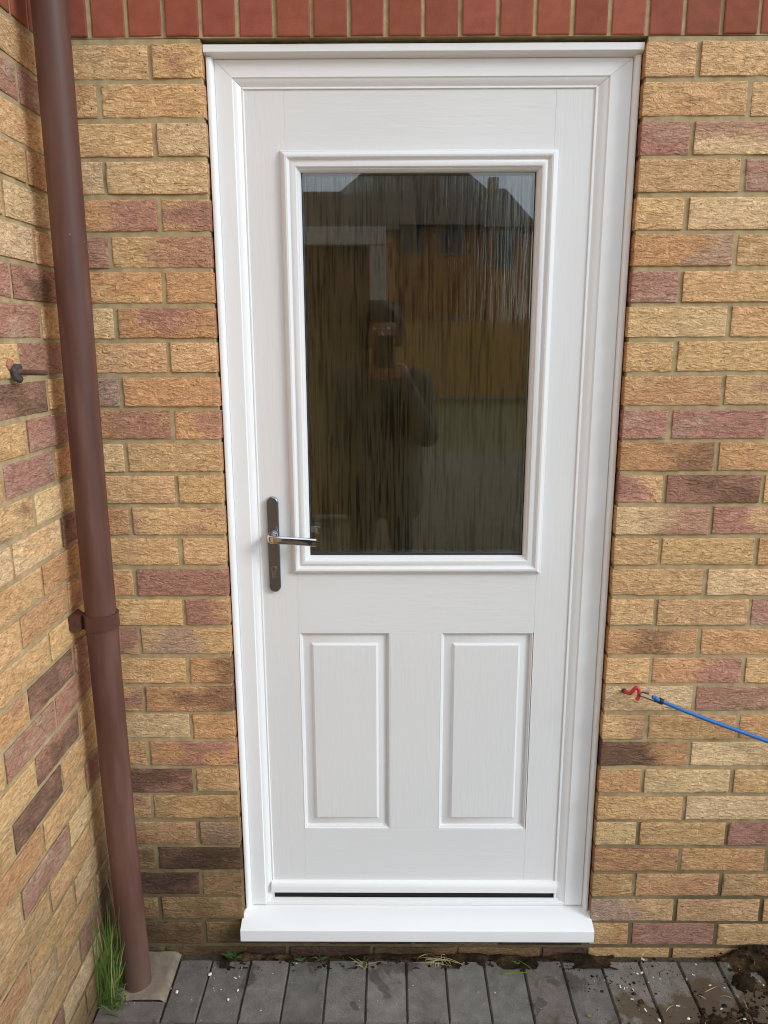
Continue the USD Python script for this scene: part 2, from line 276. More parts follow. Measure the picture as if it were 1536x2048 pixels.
# panes: transparent, with the mirror share of their two surfaces
def pane_material(name, ior, streak):
    nodes = {'geo': ('geometry', {}), 'map': ('mapping', {'scale': (1, 1, .022)}), 'n': ('noise_texture', {'scale': 150, 'detail': 3, 'roughness': .6, 'distortion': .15}),
             'map2': ('mapping', {'scale': (1, 1, .06)}), 'n2': ('noise_texture', {'scale': 320, 'detail': 2}),
             'add': ('math', {'math_type': 'multiply_add', 'value2': .5}),
             'b': ('bump', {'strength': streak, 'distance': .0018}), 'f': ('fresnel', {'IOR': ior}), 'gl': ('glossy_bsdf', {'color': (.98, .96, .91), 'roughness': .0 if not streak else .03}),
             'tr': ('transparent_bsdf', {'color': (.9, .92, .91)}), 'mx': ('mix_closure', {})}
    links = [('f.fac', 'mx.fac'), ('tr.BSDF', 'mx.closure1'), ('gl.BSDF', 'mx.closure2')]
    if streak:
        links += [('geo.position', 'map.vector'), ('map.vector', 'n.vector'), ('geo.position', 'map2.vector'), ('map2.vector', 'n2.vector'), ('n2.fac', 'add.value1'), ('n.fac', 'add.value3'),
                  ('add.value', 'b.height'), ('b.normal', 'gl.normal')]
    usdkit.material(stage, L_+name, nodes, links, surface='mx.closure')
pane_material('clear_pane', 2.02, 0.)
usdkit.material(stage, L_+'rain_pane', {
    'geo': ('geometry', {}), 'map': ('mapping', {'scale': (1, 1, .042)}), 'n': ('noise_texture', {'scale': 215, 'detail': 2, 'roughness': .5, 'distortion': .35}),
    'nm': ('noise_texture', {'scale': 3.2, 'detail': 2}), 'mr': ('rgb_ramp', {'ramp': [(.36, (.4, .4, .4)), (.62, (1, 1, 1))]}),
    'st': ('rgb_ramp', {'ramp': [(.38, (.36, .36, .36)), (.46, (.86, .86, .86)), (.60, (1, 1, 1))]}), 'tint': ('mix', {'color1': (.9, .91, .9)}), 'tg': ('mix', {'mix_type': 'multiply', 'fac': 1., 'color2': (.95, .97, .95)}),  # dark streak colour stands in for light bent away by the glass ridges
    'b': ('bump', {'strength': 1., 'distance': .00035}), 'f': ('fresnel', {'IOR': 1.7}), 'gl': ('glossy_bsdf', {'roughness': .03}),
    'rf': ('refraction_bsdf', {'IOR': 1.45, 'roughness': 0.}), 'mx': ('mix_closure', {}), 'm2': ('mix_closure', {'fac': .8}), 'tr': ('transparent_bsdf', {})},
    [('geo.position', 'map.vector'), ('map.vector', 'n.vector'), ('geo.position', 'nm.vector'), ('nm.fac', 'mr.fac'), ('n.fac', 'st.fac'), ('mr.color', 'tint.fac'), ('st.color', 'tint.color2'),
     ('tint.color', 'tg.color1'), ('tg.color', 'gl.color'), ('tg.color', 'rf.color'), ('tg.color', 'tr.color'),
     ('n.fac', 'b.height'), ('b.normal', 'gl.normal'), ('b.normal', 'rf.normal'), ('rf.BSDF', 'm2.closure1'), ('tr.BSDF', 'm2.closure2'), ('f.fac', 'mx.fac'), ('m2.closure', 'mx.closure1'), ('gl.BSDF', 'mx.closure2')], surface='mx.closure')

# ------------------------------------------------------------------ ground
W, XL = 0.914, -0.3345                     # the door opening runs from x=0 to W in the wall plane y=0; the side wall's face is x=XL
def sheet(x0, x1, y0, y1, z): return trimesh.Trimesh([[x0, y0, z], [x1, y0, z], [x1, y1, z], [x0, y1, z]], [[0, 1, 2], [0, 2, 3]], process=False)
tag(part('ground', sheet(-300, 300, -300, 300, -.075), 'sand_joint'), kind='structure')
tag(part('yard', sheet(XL-.01, 12, -9.5, -.62, -.002), 'yard_paving'), kind='structure')
paving = UsdGeom.Xform.Define(stage, '/World/paving').GetPrim(); tag(paving, kind='structure')
part('joint_sand', box(XL+.001, 1.85, -.615, -.001, -.07, -.0075), 'sand_joint', paving)
rng = np.random.default_rng(5)
PAV = [lin(111, 106, 101), lin(105, 101, 96), lin(115, 109, 102), lin(109, 103, 97), lin(107, 98, 92)]
def paver(x0, x1, y0, y1):
    g = .0013; c = .0032
    x0 += g; x1 -= g; y0 += g; y1 -= g
    z = rng.uniform(-.0015, .0015); tx, ty = rng.uniform(-.004, .004, 2)
    outl = lambda i, zz: [[x0+i, y0+i, zz], [x1-i, y0+i, zz], [x1-i, y1-i, zz], [x0+i, y1-i, zz]]
    def ring(i, zz, n=5):
        P = np.array(outl(i, zz)); out = []
        for k in range(4):
            for t in np.linspace(0, 1, n, endpoint=False):
                q = P[k]*(1-t)+P[(k+1) % 4]*t
                q[:2] += (noise(q[None]*(55, 55, 1)+7, 3)[0]-.5)*.0022
                out.append(q)
        return np.array(out)
    rings = [ring(0, -.05), ring(0, -.0065), ring(.002, -.002), ring(c, 0)]
    V = np.vstack(rings); n = len(rings[0]); F = []
    for r in range(3):
        for k in range(n):
            a, b = r*n+k, r*n+(k+1) % n; F += [[a, b, b+n], [a, b+n, a+n]]
    V = np.vstack([V, [[(x0+x1)/2, (y0+y1)/2, 0]]])
    for k in range(n): F.append([3*n+k, 3*n+(k+1) % n, 4*n])
    cx, cy = (x0+x1)/2, (y0+y1)/2
    V[:, 2] += z+tx*(V[:, 0]-cx)+ty*(V[:, 1]-cy)
    t = PAV[rng.integers(len(PAV))]*rng.uniform(.88, 1.1)
    part('paver', trimesh.Trimesh(V, F, process=False), 'paver', paving, smooth=False, tone=np.tile(t, (len(V), 1)))
xs = -.0836+.1022*np.arange(-1, 19)
for i in range(len(xs)-1):
    if i == 0: paver(-.168, xs[1], -.2125, -.022)
    else: paver(xs[i], xs[i+1], -.2125+rng.uniform(-.001, .001), -.022+rng.uniform(-.003, .002))
paver(XL+.004, -.17, -.2125, -.152)
for r, off in ((0, .035), (1, -.07), (2, .035), (3, -.07)):
    y1 = -.2135-.1025*r
    x = XL+.004; e = XL+.205+off-.035
    while x < 1.83:
        paver(x, min(e, 1.85), y1-.1, y1); x, e = e, e+.205
# concrete haunch round the foot of the pipe
n_, m_ = 26, 20
gx, gy = np.meshgrid(np.linspace(XL+.003, -.1705, n_), np.linspace(-.152, -.003, m_), indexing='ij')
gz = .004+.007*fbm(np.stack([gx*30, gy*30, gx*0], -1), 4, 8)-.010*np.clip((gx+.185)/.014, 0, 1)-.006*np.clip((-.14-gy)/.012, 0, 1)
tag(part('concrete', trimesh.Trimesh(np.stack([gx, gy, gz], -1).reshape(-1, 3), grid_faces(n_, m_), process=False), 'concrete', smooth=True), kind='structure')

# ------------------------------------------------------------------ brick walls
TONE = {'B': lin(197, 155, 105), 'Y': lin(203, 168, 122), 'O': lin(188, 139, 92), 'R': lin(162, 114, 94), 'D': lin(116, 84, 64), 'G': lin(168, 136, 114)}
TONE = {k: (v*.9+.1*v.mean())*(1.44, 1.475, 1.47) for k, v in TONE.items()}
def tone_field(code, uv, p, seed, rng):
    """The brick's own fired colour at the points p; uv from 0 to 1 across and up the face."""
    w = (fbm(p*(14, 14, 22), 3, seed)-.5)
    base = TONE[code[0]]*np.ones((len(p), 1))
    if len(code) > 1:
        t = uv[:, 0] if code[1] == '>' else uv[:, 1] if code[1] == '^' else 1-np.abs(uv[:, 0]-.5)*1.7 if code[1] == '|' else .5+w*2.2
        k = np.clip((t-.42+w*1.5)/.42, 0, 1)[:, None]*rng.uniform(.6, .95)
        base = base*(1-k)+TONE[code[2]]*k
    else:
        other = TONE[{'B': 'O', 'Y': 'B', 'O': 'B', 'R': 'G', 'D': 'R', 'G': 'R'}[code]]
        k = np.clip(w*2.4+rng.uniform(-.25, .28), 0, .7)[:, None]
        base = base*(1-k)+other*k
    return base*rng.uniform(.9, 1.1)*np.array([1, rng.uniform(.975, 1.02), rng.uniform(.95, 1.05)])
DIRT = lin(44, 38, 27)
def dirt(p, tone, strength):
    """Splash-back grime on the lowest courses."""
    k = np.clip(1-(p[:, 2]+(fbm(p*(5, 5, 7), 4, 77)-.5)*.55)/.72, 0, 1)*strength
    return tone*(1-k[:, None])+DIRT*k[:, None]
brick_no = [0]
def brick(u0, u1, z0, z1, place, parent, code, mat='rough_brick', depth=.1, rough=1., grime=.5, upright=False):
    """One brick: u along the wall, z up, w outwards; place(u, w, z) puts it in the world. A split face with broken arrises, back to the mortar bed."""
    brick_no[0] += 1; s = brick_no[0]; r = np.random.default_rng(1000+s)
    u0 += r.uniform(-.001, .001); u1 += r.uniform(-.001, .001); dz = r.uniform(-.0012, .0012); tilt = r.uniform(-.004, .004); proud = r.uniform(-.0015, .0018)
    L, H = u1-u0, z1-z0
    n = max(6, int(round(L/.0105))); m = max(6, int(round(H/.0095)))
    ins = lambda l, c: np.concatenate([[0], np.linspace(.0028/l, 1-.0028/l, c), [1]])
    a, b = np.meshgrid(ins(L, n), ins(H, m), indexing='ij'); n, m = a.shape
    u = u0+a*L; z = z0+b*H+dz+tilt*(a-.5)*L
    q = np.stack([u, z, np.full_like(u, s*3.7)], -1)
    d = (fbm(q*(38, 80, 1), 3, 5)-.5)*.0052*rough
    edge = (a == 0) | (a == 1) | (b == 0) | (b == 1)
    jag = (noise(q*(90, 120, 1), 9)-.5)
    chip = np.clip(noise(q*(23, 23, 1), 21)-.72, 0, 1)*.02*rough
    w = d+proud
    w = np.where(edge, w-.0008-np.abs(jag)*.0030*rough-chip, w)
    cu, cz = np.where(a == 0, 1, np.where(a == 1, -1, 0)), np.where(b == 0, 1, np.where(b == 1, -1, 0))
    u = u+cu*(np.abs(jag)*.0022*rough+chip*.35); z = z+cz*(np.abs(jag)*.0022*rough+chip*.35)
    front = np.stack([u, w, z], -1).reshape(-1, 3)
    idx = np.arange(n*m).reshape(n, m)
    rim = np.concatenate([idx[:-1, 0], idx[-1, :-1], idx[:0:-1, -1], idx[0, :0:-1]])
    back = front[rim].copy(); back[:, 1] = -depth
    V = np.vstack([front, front[rim], back]); F = list(grid_faces(n, m)); k = len(rim); o = n*m
    for i in range(k):
        j = (i+1) % k; F += [[o+i, o+k+i, o+k+j], [o+i, o+k+j, o+j]]
    uv = np.stack([a, b], -1).reshape(-1, 2); uv = np.vstack([uv, uv[rim], uv[rim]])
    P = place(V)
    seedp = P+s*1.37
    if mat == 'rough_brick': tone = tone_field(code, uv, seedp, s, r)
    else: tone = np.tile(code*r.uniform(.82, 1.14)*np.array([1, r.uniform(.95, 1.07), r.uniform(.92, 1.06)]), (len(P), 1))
    if mat == 'rough_brick': tone[n*m:] = tone[n*m:]*(.82, .72, .68)     # beds and ends toned darker to paint in the shade of the reveals
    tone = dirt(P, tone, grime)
    F = np.array(F)
    mesh = trimesh.Trimesh(P, F, process=False)
    fn = np.cross(P[F[0, 1]]-P[F[0, 0]], P[F[0, 2]]-P[F[0, 0]])
    if fn @ (place(np.array([[0, 1., 0]]))[0]-place(np.array([[0, 0., 0]]))[0]) < 0: mesh = trimesh.Trimesh(P, F[:, ::-1], process=False)
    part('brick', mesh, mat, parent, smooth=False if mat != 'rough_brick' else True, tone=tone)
ZT = 2.2
def zc(k): return ZT-.075*(k-1)-.0052          # top of course k (1 = just under the soldier course)
rcode = random.Random(11)
def anycode(): return rcode.choice(['B']*7+['O']*4+['Y']*3+['R']*3+['D', 'B~O', 'O~R', 'R~B', 'B>R', 'R>B', 'Y~R', 'O>D', 'B~Y'])
LEFT = {1: 'B B~R', 2: 'B B', 3: 'B Y', 4: 'Y Y', 5: 'R|O R~B', 6: 'R B>R', 7: 'O~B O', 8: 'Y O|R', 9: 'B B', 10: 'G O', 11: 'O>R O>R', 12: 'Y B', 13: 'B B', 14: 'O~D B~R', 15: 'B B', 16: 'O R',
        17: 'B R>B', 18: 'R~B B|G', 19: 'B O>D', 20: 'R~B O>D', 21: 'Y O', 22: 'O R~O', 23: 'D~R B', 24: 'R~B B', 25: 'B B~G', 26: 'B~D D', 27: 'D B~O', 28: 'B B', 29: 'O B'}
RIGHT = {1: 'B B', 2: 'B B', 3: 'R Y^R', 4: 'B R', 5: 'B Y', 6: 'O>G B', 7: 'R B', 8: 'Y B', 9: 'B B~O', 10: 'O B>R', 11: 'R R', 12: 'O>D O', 13: 'R>B D', 14: 'Y>R R>B', 15: 'B B', 16: 'B Y', 17: 'B B',
         18: 'O|D O', 19: 'B O>R', 20: 'Y R', 21: 'B>R B~O', 22: 'D>O Y', 23: 'O Y', 24: 'B Y', 25: 'Y B R>D', 26: 'O~R O', 27: 'B~O O B', 28: 'G>B B', 29: 'B~O R'}
SIDE = {1: 'B B', 2: 'R~G R', 3: 'B B', 4: 'B O', 5: 'B Y', 6: 'Y B', 7: 'R R~D', 8: 'R~G B', 9: 'B R', 10: 'D B', 11: 'B R', 12: 'R O', 13: 'B~D Y', 14: 'B~Y D', 15: 'B O', 16: 'O R~O', 17: 'B B', 18: 'D R', 19: 'R R', 20: 'R~D O', 21: 'D B',
        22: 'B R~Y', 23: 'R~G Y', 24: 'B B', 25: 'B Y', 26: 'B Y', 27: 'B R', 28: 'Y D', 29: 'B B'}
back = thing('brick_wall', 'buff and red split-faced brick wall around the white door, under a red soldier course', 'wall')
side = thing('brick_wall', 'side wall of mottled buff brick meeting the door wall at a corner behind the brown pipe', 'wall')
pl_back = lambda V: np.stack([V[:, 0], -V[:, 1], V[:, 2]], 1)                 # u = x, outwards = -y
pl_side = lambda V: np.stack([XL+V[:, 1], -V[:, 0], V[:, 2]], 1)              # u = -y, outwards = +x
REC = .0034
XE = 1.80
RED = lin(150, 82, 62)*1.0
part('mortar', cat([box(XL-.1, -.0035, REC, .103, -.06, ZT+.005), box(W+.0035, XE-.004, REC, .103, -.06, ZT+.005), box(XL-.1, XE-.004, REC, .3, ZT+.0065, 2.42)]), 'mortar', back)
for i in range(5):                                 # what shows of the two lowest courses under the sill
    brick(.004+.225*i-.11*(i > 0), min(.004+.225*i+.105, W-.003), -.055, zc(30), pl_back, back, rcode.choice(['O', 'B', 'D', 'R']), grime=.9)
    if i < 4: brick(.004+.225*i, .004+.225*i+.2146, zc(29)-.0648, .0610, pl_back, back, rcode.choice(['D', 'R', 'O>D', 'B~R']), grime=.9)
part('mortar', box(-.003, W+.003, REC, .103, -.06, .0625), 'mortar', back)
for k in range(1, 31):
    z1 = zc(k); z0 = z1-.0648
    if k == 30: z0 = z1-.075
    g = .0052
    cl = LEFT.get(k, 'B B').split(); cr = RIGHT.get(k, 'B B').split()
    e = .1025 if k % 2 else .215
    gr = .9
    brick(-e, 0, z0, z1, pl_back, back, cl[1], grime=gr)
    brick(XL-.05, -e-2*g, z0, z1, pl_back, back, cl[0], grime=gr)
    x = W; ln = e; i = 0
    while x < XE-.02:
        x1 = min(x+ln, XE)
        if XE-x1 < .05: x1 = XE
        brick(x, x1, z0, z1, pl_back, back, cr[i] if i < len(cr) else anycode(), grime=.38)
        x = x1+2*g; ln = .215; i += 1
ks = np.arange(-4, 26)
for k in ks:                                       # the soldier course over the door
    x0 = -.0001+.0760*k
    if x0+.07 > XE: break
    if x0 < XL-.02: x0, x1 = XL-.03, x0+.076-.005
    else: x0, x1 = x0+.0045, x0+.076-.0045
    brick(x0, x1, ZT+.0085, ZT+.2235, pl_back, back, RED, mat='smooth_red_brick', rough=.25, grime=0)
part('upper_wall', cat([box(XL-.1, XE, .0, .3, 2.42, 5.2), box(XE-.1, XE-.002, .104, 4.2, -.07, 5.2)]), 'buff_far_brick_x', back)
# the inner leaf behind the opening
part('inner_leaf', cat([box(XL-.1, -.012, .104, .3, -.06, ZT+.006), box(W+.012, XE-.1, .104, .3, -.06, ZT+.006)]), 'interior_paint', back)
part('mortar', box(XL-.1, XL-REC, -1.02, REC-.001, -.06, 2.42), 'mortar', side)
for k in range(1, 31):
    z1 = zc(k); z0 = z1-.0648
    if k == 30: z0 = z1-.075
    cs = SIDE.get(k, 'B B').split()
    e = .113 if k % 2 == 0 else .113+.1125         # first joint out from the corner (even courses: nearer the corner)
    y0 = .004; y1 = e-.005; i = 0
    while y0 < 1.0:
        yy = min(y1, 1.02)
        brick(y0, yy, z0, z1, pl_side, side, cs[1-i] if i < 2 else anycode(), grime=.8)
        y0 = y1+.0104; y1 = y0+.2146; i += 1
for k in range(14):
    brick(.0405+.0762*k-.076+.004 if k else .004, .0405+.0762*k-.0052, ZT+.0085, ZT+.2235, pl_side, side, RED*.94, mat='smooth_red_brick', rough=.25, grime=0)
part('upper_wall', cat([box(XL-.3, XL, -1.02, -.001, 2.425, 5.2), box(XL-.3, XL, -4.9, -1.025, -.07, 5.2)]), 'buff_far_brick_y', side)

# ------------------------------------------------------------------ door frame
frame = thing('door_frame', 'white plastic door frame with mitred corners, head drip and projecting sill, set in the brick opening', 'door frame')
def rail(prof_l, prof_r, prof_z, zb, which):
    """A jamb or the head: profile points (across, depth) mitred at the corners."""
    n = len(prof_l)
    if which == 'l': A = [(x, y, zb) for x, y in prof_l]; B = [(x, y, z) for (x, y), z in zip(prof_l, prof_z)]
    if which == 'r': A = [(x, y, z) for (x, y), z in zip(prof_r, prof_z)]; B = [(x, y, zb) for x, y in prof_r]
    if which == 'h': A = [(x, y, z) for (x, y), z in zip(prof_l, prof_z)]; B = [(x, y, z) for (x, y), z in zip(prof_r, prof_z)]
    V = np.array(A+B, float); F = []
    for k in range(n):
        a, b = k, (k+1) % n; F += [[a, b, n+b], [a, n+b, n+a]]
    for k in range(1, n-1): F += [[0, k+1, k], [n, n+k, n+k+1]]
    t = trimesh.Trimesh(V, F, process=False); t.fix_normals(); return t
FS = [(0, .098), (0, .0330), (.0008, .0318), (.0355, .0318), (.0363, .0326), (.0375, .0345), (.041, .0352), (.046, .0378), (.050, .0412), (.0525, .0428), (.0535, .0420), (.0560, .0418), (.0570, .0430), (.0573, .098)]
sl = .0576-.0 ; LX, RX, HZ = .0176, .8975, 2.1755
wl, wr = (.0756-LX)/.0573, (RX-.8243)/.0573
pl = [(LX+s*wl, y) for s, y in FS]; pr = [(RX-s*wr, y) for s, y in FS]; pz = [HZ-s*.96 for s, y in FS]
g = .00022
part('jamb', rail([(x, y) for x, y in pl], pr, [z-g for z in pz], .126, 'l'), 'white_plastic', frame, smooth=28)
part('jamb', rail(pl, pr, [z-g for z in pz], .126, 'r'), 'white_plastic', frame, smooth=28)
part('head', rail([(x+g, y) for x, y in pl], [(x-g, y) for x, y in pr], [z+g for z in pz], 0, 'h'), 'white_plastic', frame, smooth=28)
def prism_z(prof, z0, z1):
    n = len(prof); V = np.array([(x, y, z0) for x, y in prof]+[(x, y, z1) for x, y in prof]); F = []
    for k in range(n):
        a, b = k, (k+1) % n; F += [[a, b, n+b], [a, n+b, n+a]]
    for k in range(1, n-1): F += [[0, k+1, k], [n, n+k, n+k+1]]
    t = trimesh.Trimesh(V, F, process=False); t.fix_normals(); return t
def prism_x(prof, x0, x1):
    t = prism_z([(y, z) for y, z in prof], x0, x1)           # (a, b, t) -> (t, a, b)
    t.vertices = t.vertices[:, [2, 0, 1]]; t.fix_normals(); return t
tl = [(.0025, .06), (.0025, .0225), (.0032, .0208), (.0048, .0200), (.0085, .0200), (.0120, .0212), (.0150, .0242), (.0168, .0282), (.0174, .0322), (.0174, .06)]
part('cover_bead', prism_z(tl, .105, 2.1772), 'white_plastic', frame, smooth=32)
part('cover_bead', prism_z([(.9113-(x-.0025)*.88, y) for x, y in tl], .103, 2.1772), 'white_plastic', frame, smooth=32)
hd = [(.06, 2.1975), (.0115, 2.1975), (.0102, 2.1962), (.0100, 2.1835), (.0108, 2.1825), (.0290, 2.1762), (.06, 2.1762)]
part('head_drip', prism_x(hd, .0005, .9125), 'white_plastic', frame, smooth=20)
thr = [(.098, .122), (.0350, .122), (.0335, .1225), (.0325, .1255), (.0330, .1310), (.0345, .1325), (.0375, .1330), (.0390, .1355), (.0402, .1396), (.0425, .1396), (.0432, .1380), (.0434, .1280), (.098, .1280)]
part('threshold', prism_x(thr, .0520, .8500), 'white_plastic', frame, smooth=25)
cs = [(.098, .1210), (.0310, .1210), (-.0285, .0985), (-.0305, .0972), (-.0315, .0950), (-.0315, .0655), (-.0302, .0640), (-.0280, .0636), (.0, .0636), (.0, .0750), (.098, .0750)]
part('sill', prism_x(cs, -.0045, .9170), 'white_plastic', frame, smooth=25)
for x, sg in ((.0015, 1), (.9145, -1)):                     # smeared sealant at the two ends of the sill
    pts = [(x+sg*rng.uniform(-.004, .006), .012-.0015*i, .124-.004*i+rng.uniform(-.003, .003)) for i in range(7)]
    s = m3.Manifold(); 
    for a, b in zip(pts[:-1], pts[1:]):
        s += m3.Manifold.batch_hull([m3.Manifold.sphere(rng.uniform(.003, .0055), 10).translate(a), m3.Manifold.sphere(rng.uniform(.003, .0055), 10).translate(b)])
    part('sealant', tm(s), 'white_sealant', frame, smooth=True)
# dark gap packed behind the frame edge
part('packing', cat([box(.0006, .0022, .05, .098, .12, 2.19), box(.9118, .9136, .05, .098, .12, 2.19), box(.001, .913, .062, .098, 2.1772, 2.1988)]), 'dark_gap', frame)

# ------------------------------------------------------------------ door leaf
door = thing('front_door', 'white wood-grained door with a tall obscure glass pane over two raised panels', 'door')
DX0, DX1, DZ0, DZ1, DY = .0705, .8275, .166, 2.1262, .0450
SX0, SX1 = .1607, .7422
GX0, GX1, GZ0, GZ1 = .1495, .7508, 1.0460, 2.0000            # outer edge of the glazing surround
BX0, BX1, BZ0, BZ1 = GX0+.044, GX1-.044, GZ0+.046, GZ1-.0415
PZ0, PZ1 = .3445, .8931; PX = ((.1610, .3867), (.5128, .7407))
GAP = .00012
def slab(x0, x1, z0, z1, y0=DY, y1=.085, c=.0003):
    V = np.array([[x0, y1, z0], [x1, y1, z0], [x1, y1, z1], [x0, y1, z1], [x0, y0+c, z0], [x1, y0+c, z0], [x1, y0+c, z1], [x0, y0+c, z1],
                  [x0+c, y0, z0+c], [x1-c, y0, z0+c], [x1-c, y0, z1-c], [x0+c, y0, z1-c]])
    F = [[8, 9, 10], [8, 10, 11], [0, 2, 1], [0, 3, 2]]
    for a, b in ((0, 4), (4, 8)):
        for k in range(4): j = (k+1) % 4; F += [[a+k, a+j, b+j], [a+k, b+j, b+k]]
    return trimesh.Trimesh(V, F, process=False)
part('stile', slab(DX0, SX0-GAP, DZ0, DZ1), 'grain_upright', door)
part('stile', slab(SX1+GAP, DX1, DZ0, DZ1), 'grain_upright', door)
part('top_rail', slab(SX0+GAP, SX1-GAP, GZ1-.02, DZ1), 'grain_level', door)
part('middle_rail', slab(SX0+GAP, SX1-GAP, PZ1+GAP, GZ0+.02), 'grain_level', door)
part('bottom_rail', slab(SX0+GAP, SX1-GAP, DZ0, PZ0-GAP), 'grain_level', door)
part('muntin', slab(PX[0][1]+GAP, PX[1][0]-GAP, PZ0+GAP, PZ1-GAP), 'grain_upright', door)
part('core', box(DX0+.001, DX1-.001, .086, .089, DZ0, GZ0+.02), 'white_plastic', door)
part('seal_and_gap_shade', cat([box(DX0, DX1, .0500, .084, .1284, .1655), box(DX0-.0046, DX0-.0006, .060, .084, DZ0, DZ1+.004), box(DX1+.0006, DX1+.0046, .060, .084, DZ0, DZ1+.004), box(DX0, DX1, .060, .084, DZ1+.0006, DZ1+.0046)]), 'black_seal', door)  # the black box under the leaf is added to paint the gap dark
def frame_loft(x0, x1, z0, z1, prof, fill=False):
    """Mitred rectangular moulding: prof = (inset, y)."""
    V = []; F = []
    for s, y in prof: V += [[x0+s, y, z0+s], [x1-s, y, z0+s], [x1-s, y, z1-s], [x0+s, y, z1-s]]
    for r in range(len(prof)-1):
        for k in range(4):
            a, b = r*4+k, r*4+(k+1) % 4; F += [[a, b, b+4], [a, b+4, a+4]]
    if fill:
        o = (len(prof)-1)*4; F += [[o, o+1, o+2], [o, o+2, o+3]]
    return trimesh.Trimesh(V, F, process=False)
PP = [(0, .060), (0, DY+.0003), (.0010, DY), (.0022, DY+.0006), (.0034, DY+.0026), (.0052, DY+.0034), (.0062, DY+.0040), (.0066, DY+.0085), (.0085, DY+.0100), (.0105, DY+.0098), (.0278, DY+.0060), (.0292, DY+.0056), (.0345, DY+.0006), (.0354, DY+.0003)]
for a, b in PX:
    part('raised_panel', frame_loft(a+GAP, b-GAP, PZ0+GAP, PZ1-GAP, PP, True), 'grain_upright', door, smooth=22)
GP = [(0, DY+.01), (0, DY-.0035), (.0012, DY-.0052), (.0030, DY-.0058), (.0042, DY-.0085), (.0068, DY-.0118), (.0105, DY-.0135), (.0142, DY-.0126), (.0172, DY-.0096), (.0190, DY-.0068), (.0208, DY-.0060),
      (.0222, DY-.0072), (.0248, DY-.0090), (.0290, DY-.0094), (.0330, DY-.0084), (.0352, DY-.0060), (.0362, DY-.0035), (.0378, DY-.0030), (.0410, DY+.0015), (.0430, DY+.0062), (.0440, DY+.016)]
part('glazing_surround', frame_loft(GX0, GX1, GZ0, GZ1, GP), 'grain_upright', door, smooth=30)
pane = part('glass_pane', sheet(BX0-.004, BX1+.004, 0, 1, 0), 'clear_pane') if False else None
def upright(x0, x1, z0, z1, y): return trimesh.Trimesh([[x0, y, z0], [x1, y, z0], [x1, y, z1], [x0, y, z1]], [[0, 1, 2], [0, 2, 3]], process=False)
part('glass_pane', upright(BX0-.006, BX1+.006, BZ0-.006, BZ1+.006, .0560), 'clear_pane', door)
part('glass_pane', box(BX0-.006, BX1+.006, .0718, .0728, BZ0-.006, BZ1+.006), 'rain_pane', door, label='inner textured pane with fine vertical rain streaks')
part('spacer', frame_loft(BX0-.006, BX1+.006, BZ0-.006, BZ1+.006, [(0, .0565), (.0085, .0565), (.0085, .0715), (0, .0715)]), 'spacer_bar', door)
part('gasket', frame_loft(BX0-.006, BX1+.006, BZ0-.006, BZ1+.006, [(0, .0545), (.0076, .0545), (.0080, .0558)]), 'black_seal', door)
part('inner_lining', frame_loft(BX0-.03, BX1+.03, BZ0-.03, BZ1+.03, [(0, .0868), (0, .0735), (.030, .0735), (.028, .0868), (0, .0868)]), 'white_plastic', door)
wb = [(DY+.002, .1905), (DY-.004, .1902), (DY-.0095, .1880), (DY-.0130, .1835), (DY-.0150, .1770), (DY-.0158, .1640), (DY-.0150, .1632), (DY-.0130, .1632), (DY-.0110, .168), (DY+.002, .168)]
part('weather_bar', prism_x(wb, DX0-.0005, DX1+.0015), 'white_plastic', door, smooth=30)
# handle
hx, hz0, hz1, hr = .1066, 1.0010, 1.2375, .0146
def stadium(r, y0, y1, inset=.002):
    s = [m3.Manifold.cylinder(y1-y0-inset, r, r, 48).rotate((90, 0, 0)).translate((hx, y1, z)) for z in (hz0+r, hz1-r)]
    t = [m3.Manifold.cylinder(inset, r, r-inset, 48).rotate((90, 0, 0)).translate((hx, y0+inset, z)) for z in (hz0+r, hz1-r)]
    return m3.Manifold.batch_hull(s+t)
hd_ = part('handle_plate', tm(stadium(hr, DY-.0100, DY-.0002, .0022)), 'chrome_plate', door, smooth=25)
pz_ = 1.1440
c_ = m3.Manifold.cylinder(.030, .0098, .0086, 40).rotate((90, 0, 0)).translate((hx, DY-.0095, pz_))
ring_ = m3.Manifold.cylinder(.006, .0125, .0108, 40).rotate((90, 0, 0)).translate((hx, DY-.0095, pz_))
lev = bez([(hx-.001, DY-.034, pz_+.0005), (hx-.0004, DY-.043, pz_), (hx+.005, DY-.0495, pz_-.0006), (hx+.018, DY-.0515, pz_-.0012), (hx+.05, DY-.0515, pz_-.0030), (hx+.085, DY-.050, pz_-.0058), (hx+.1065, DY-.0485, pz_-.0082)], 8)
N_ = len(lev); V = []; F = []
for i, p in enumerate(lev):
    t = lev[min(i+1, N_-1)]-lev[max(i-1, 0)]; t /= np.linalg.norm(t); up = np.array([0, 0, 1.]); nrm = np.cross(t, up); nrm /= np.linalg.norm(nrm); up = np.cross(nrm, t)
    q = i/(N_-1); rh = .0092+.0004*q; rd = .0088-.0034*min(1, q*1.6)
    for a in np.arange(24)*2*math.pi/24:
        c, s = math.cos(a), math.sin(a); e = .62
        V.append(p+nrm*rd*math.copysign(abs(c)**e, c)+up*rh*math.copysign(abs(s)**e, s))
for i in range(N_-1):
    for k in range(24):
        a, b = i*24+k, i*24+(k+1) % 24; F += [[a, b, b+24], [a, b+24, a+24]]
V += [lev[0], lev[-1]]
for k in range(24): F += [[len(V)-2, (k+1) % 24, k], [len(V)-1, (N_-1)*24+k, (N_-1)*24+(k+1) % 24]]
lt = trimesh.Trimesh(V, F, process=False); lt.fix_normals()
part('lever', cat([lt, tm(c_), tm(ring_)]), 'chrome', hd_, smooth=35)
cz_ = 1.0590
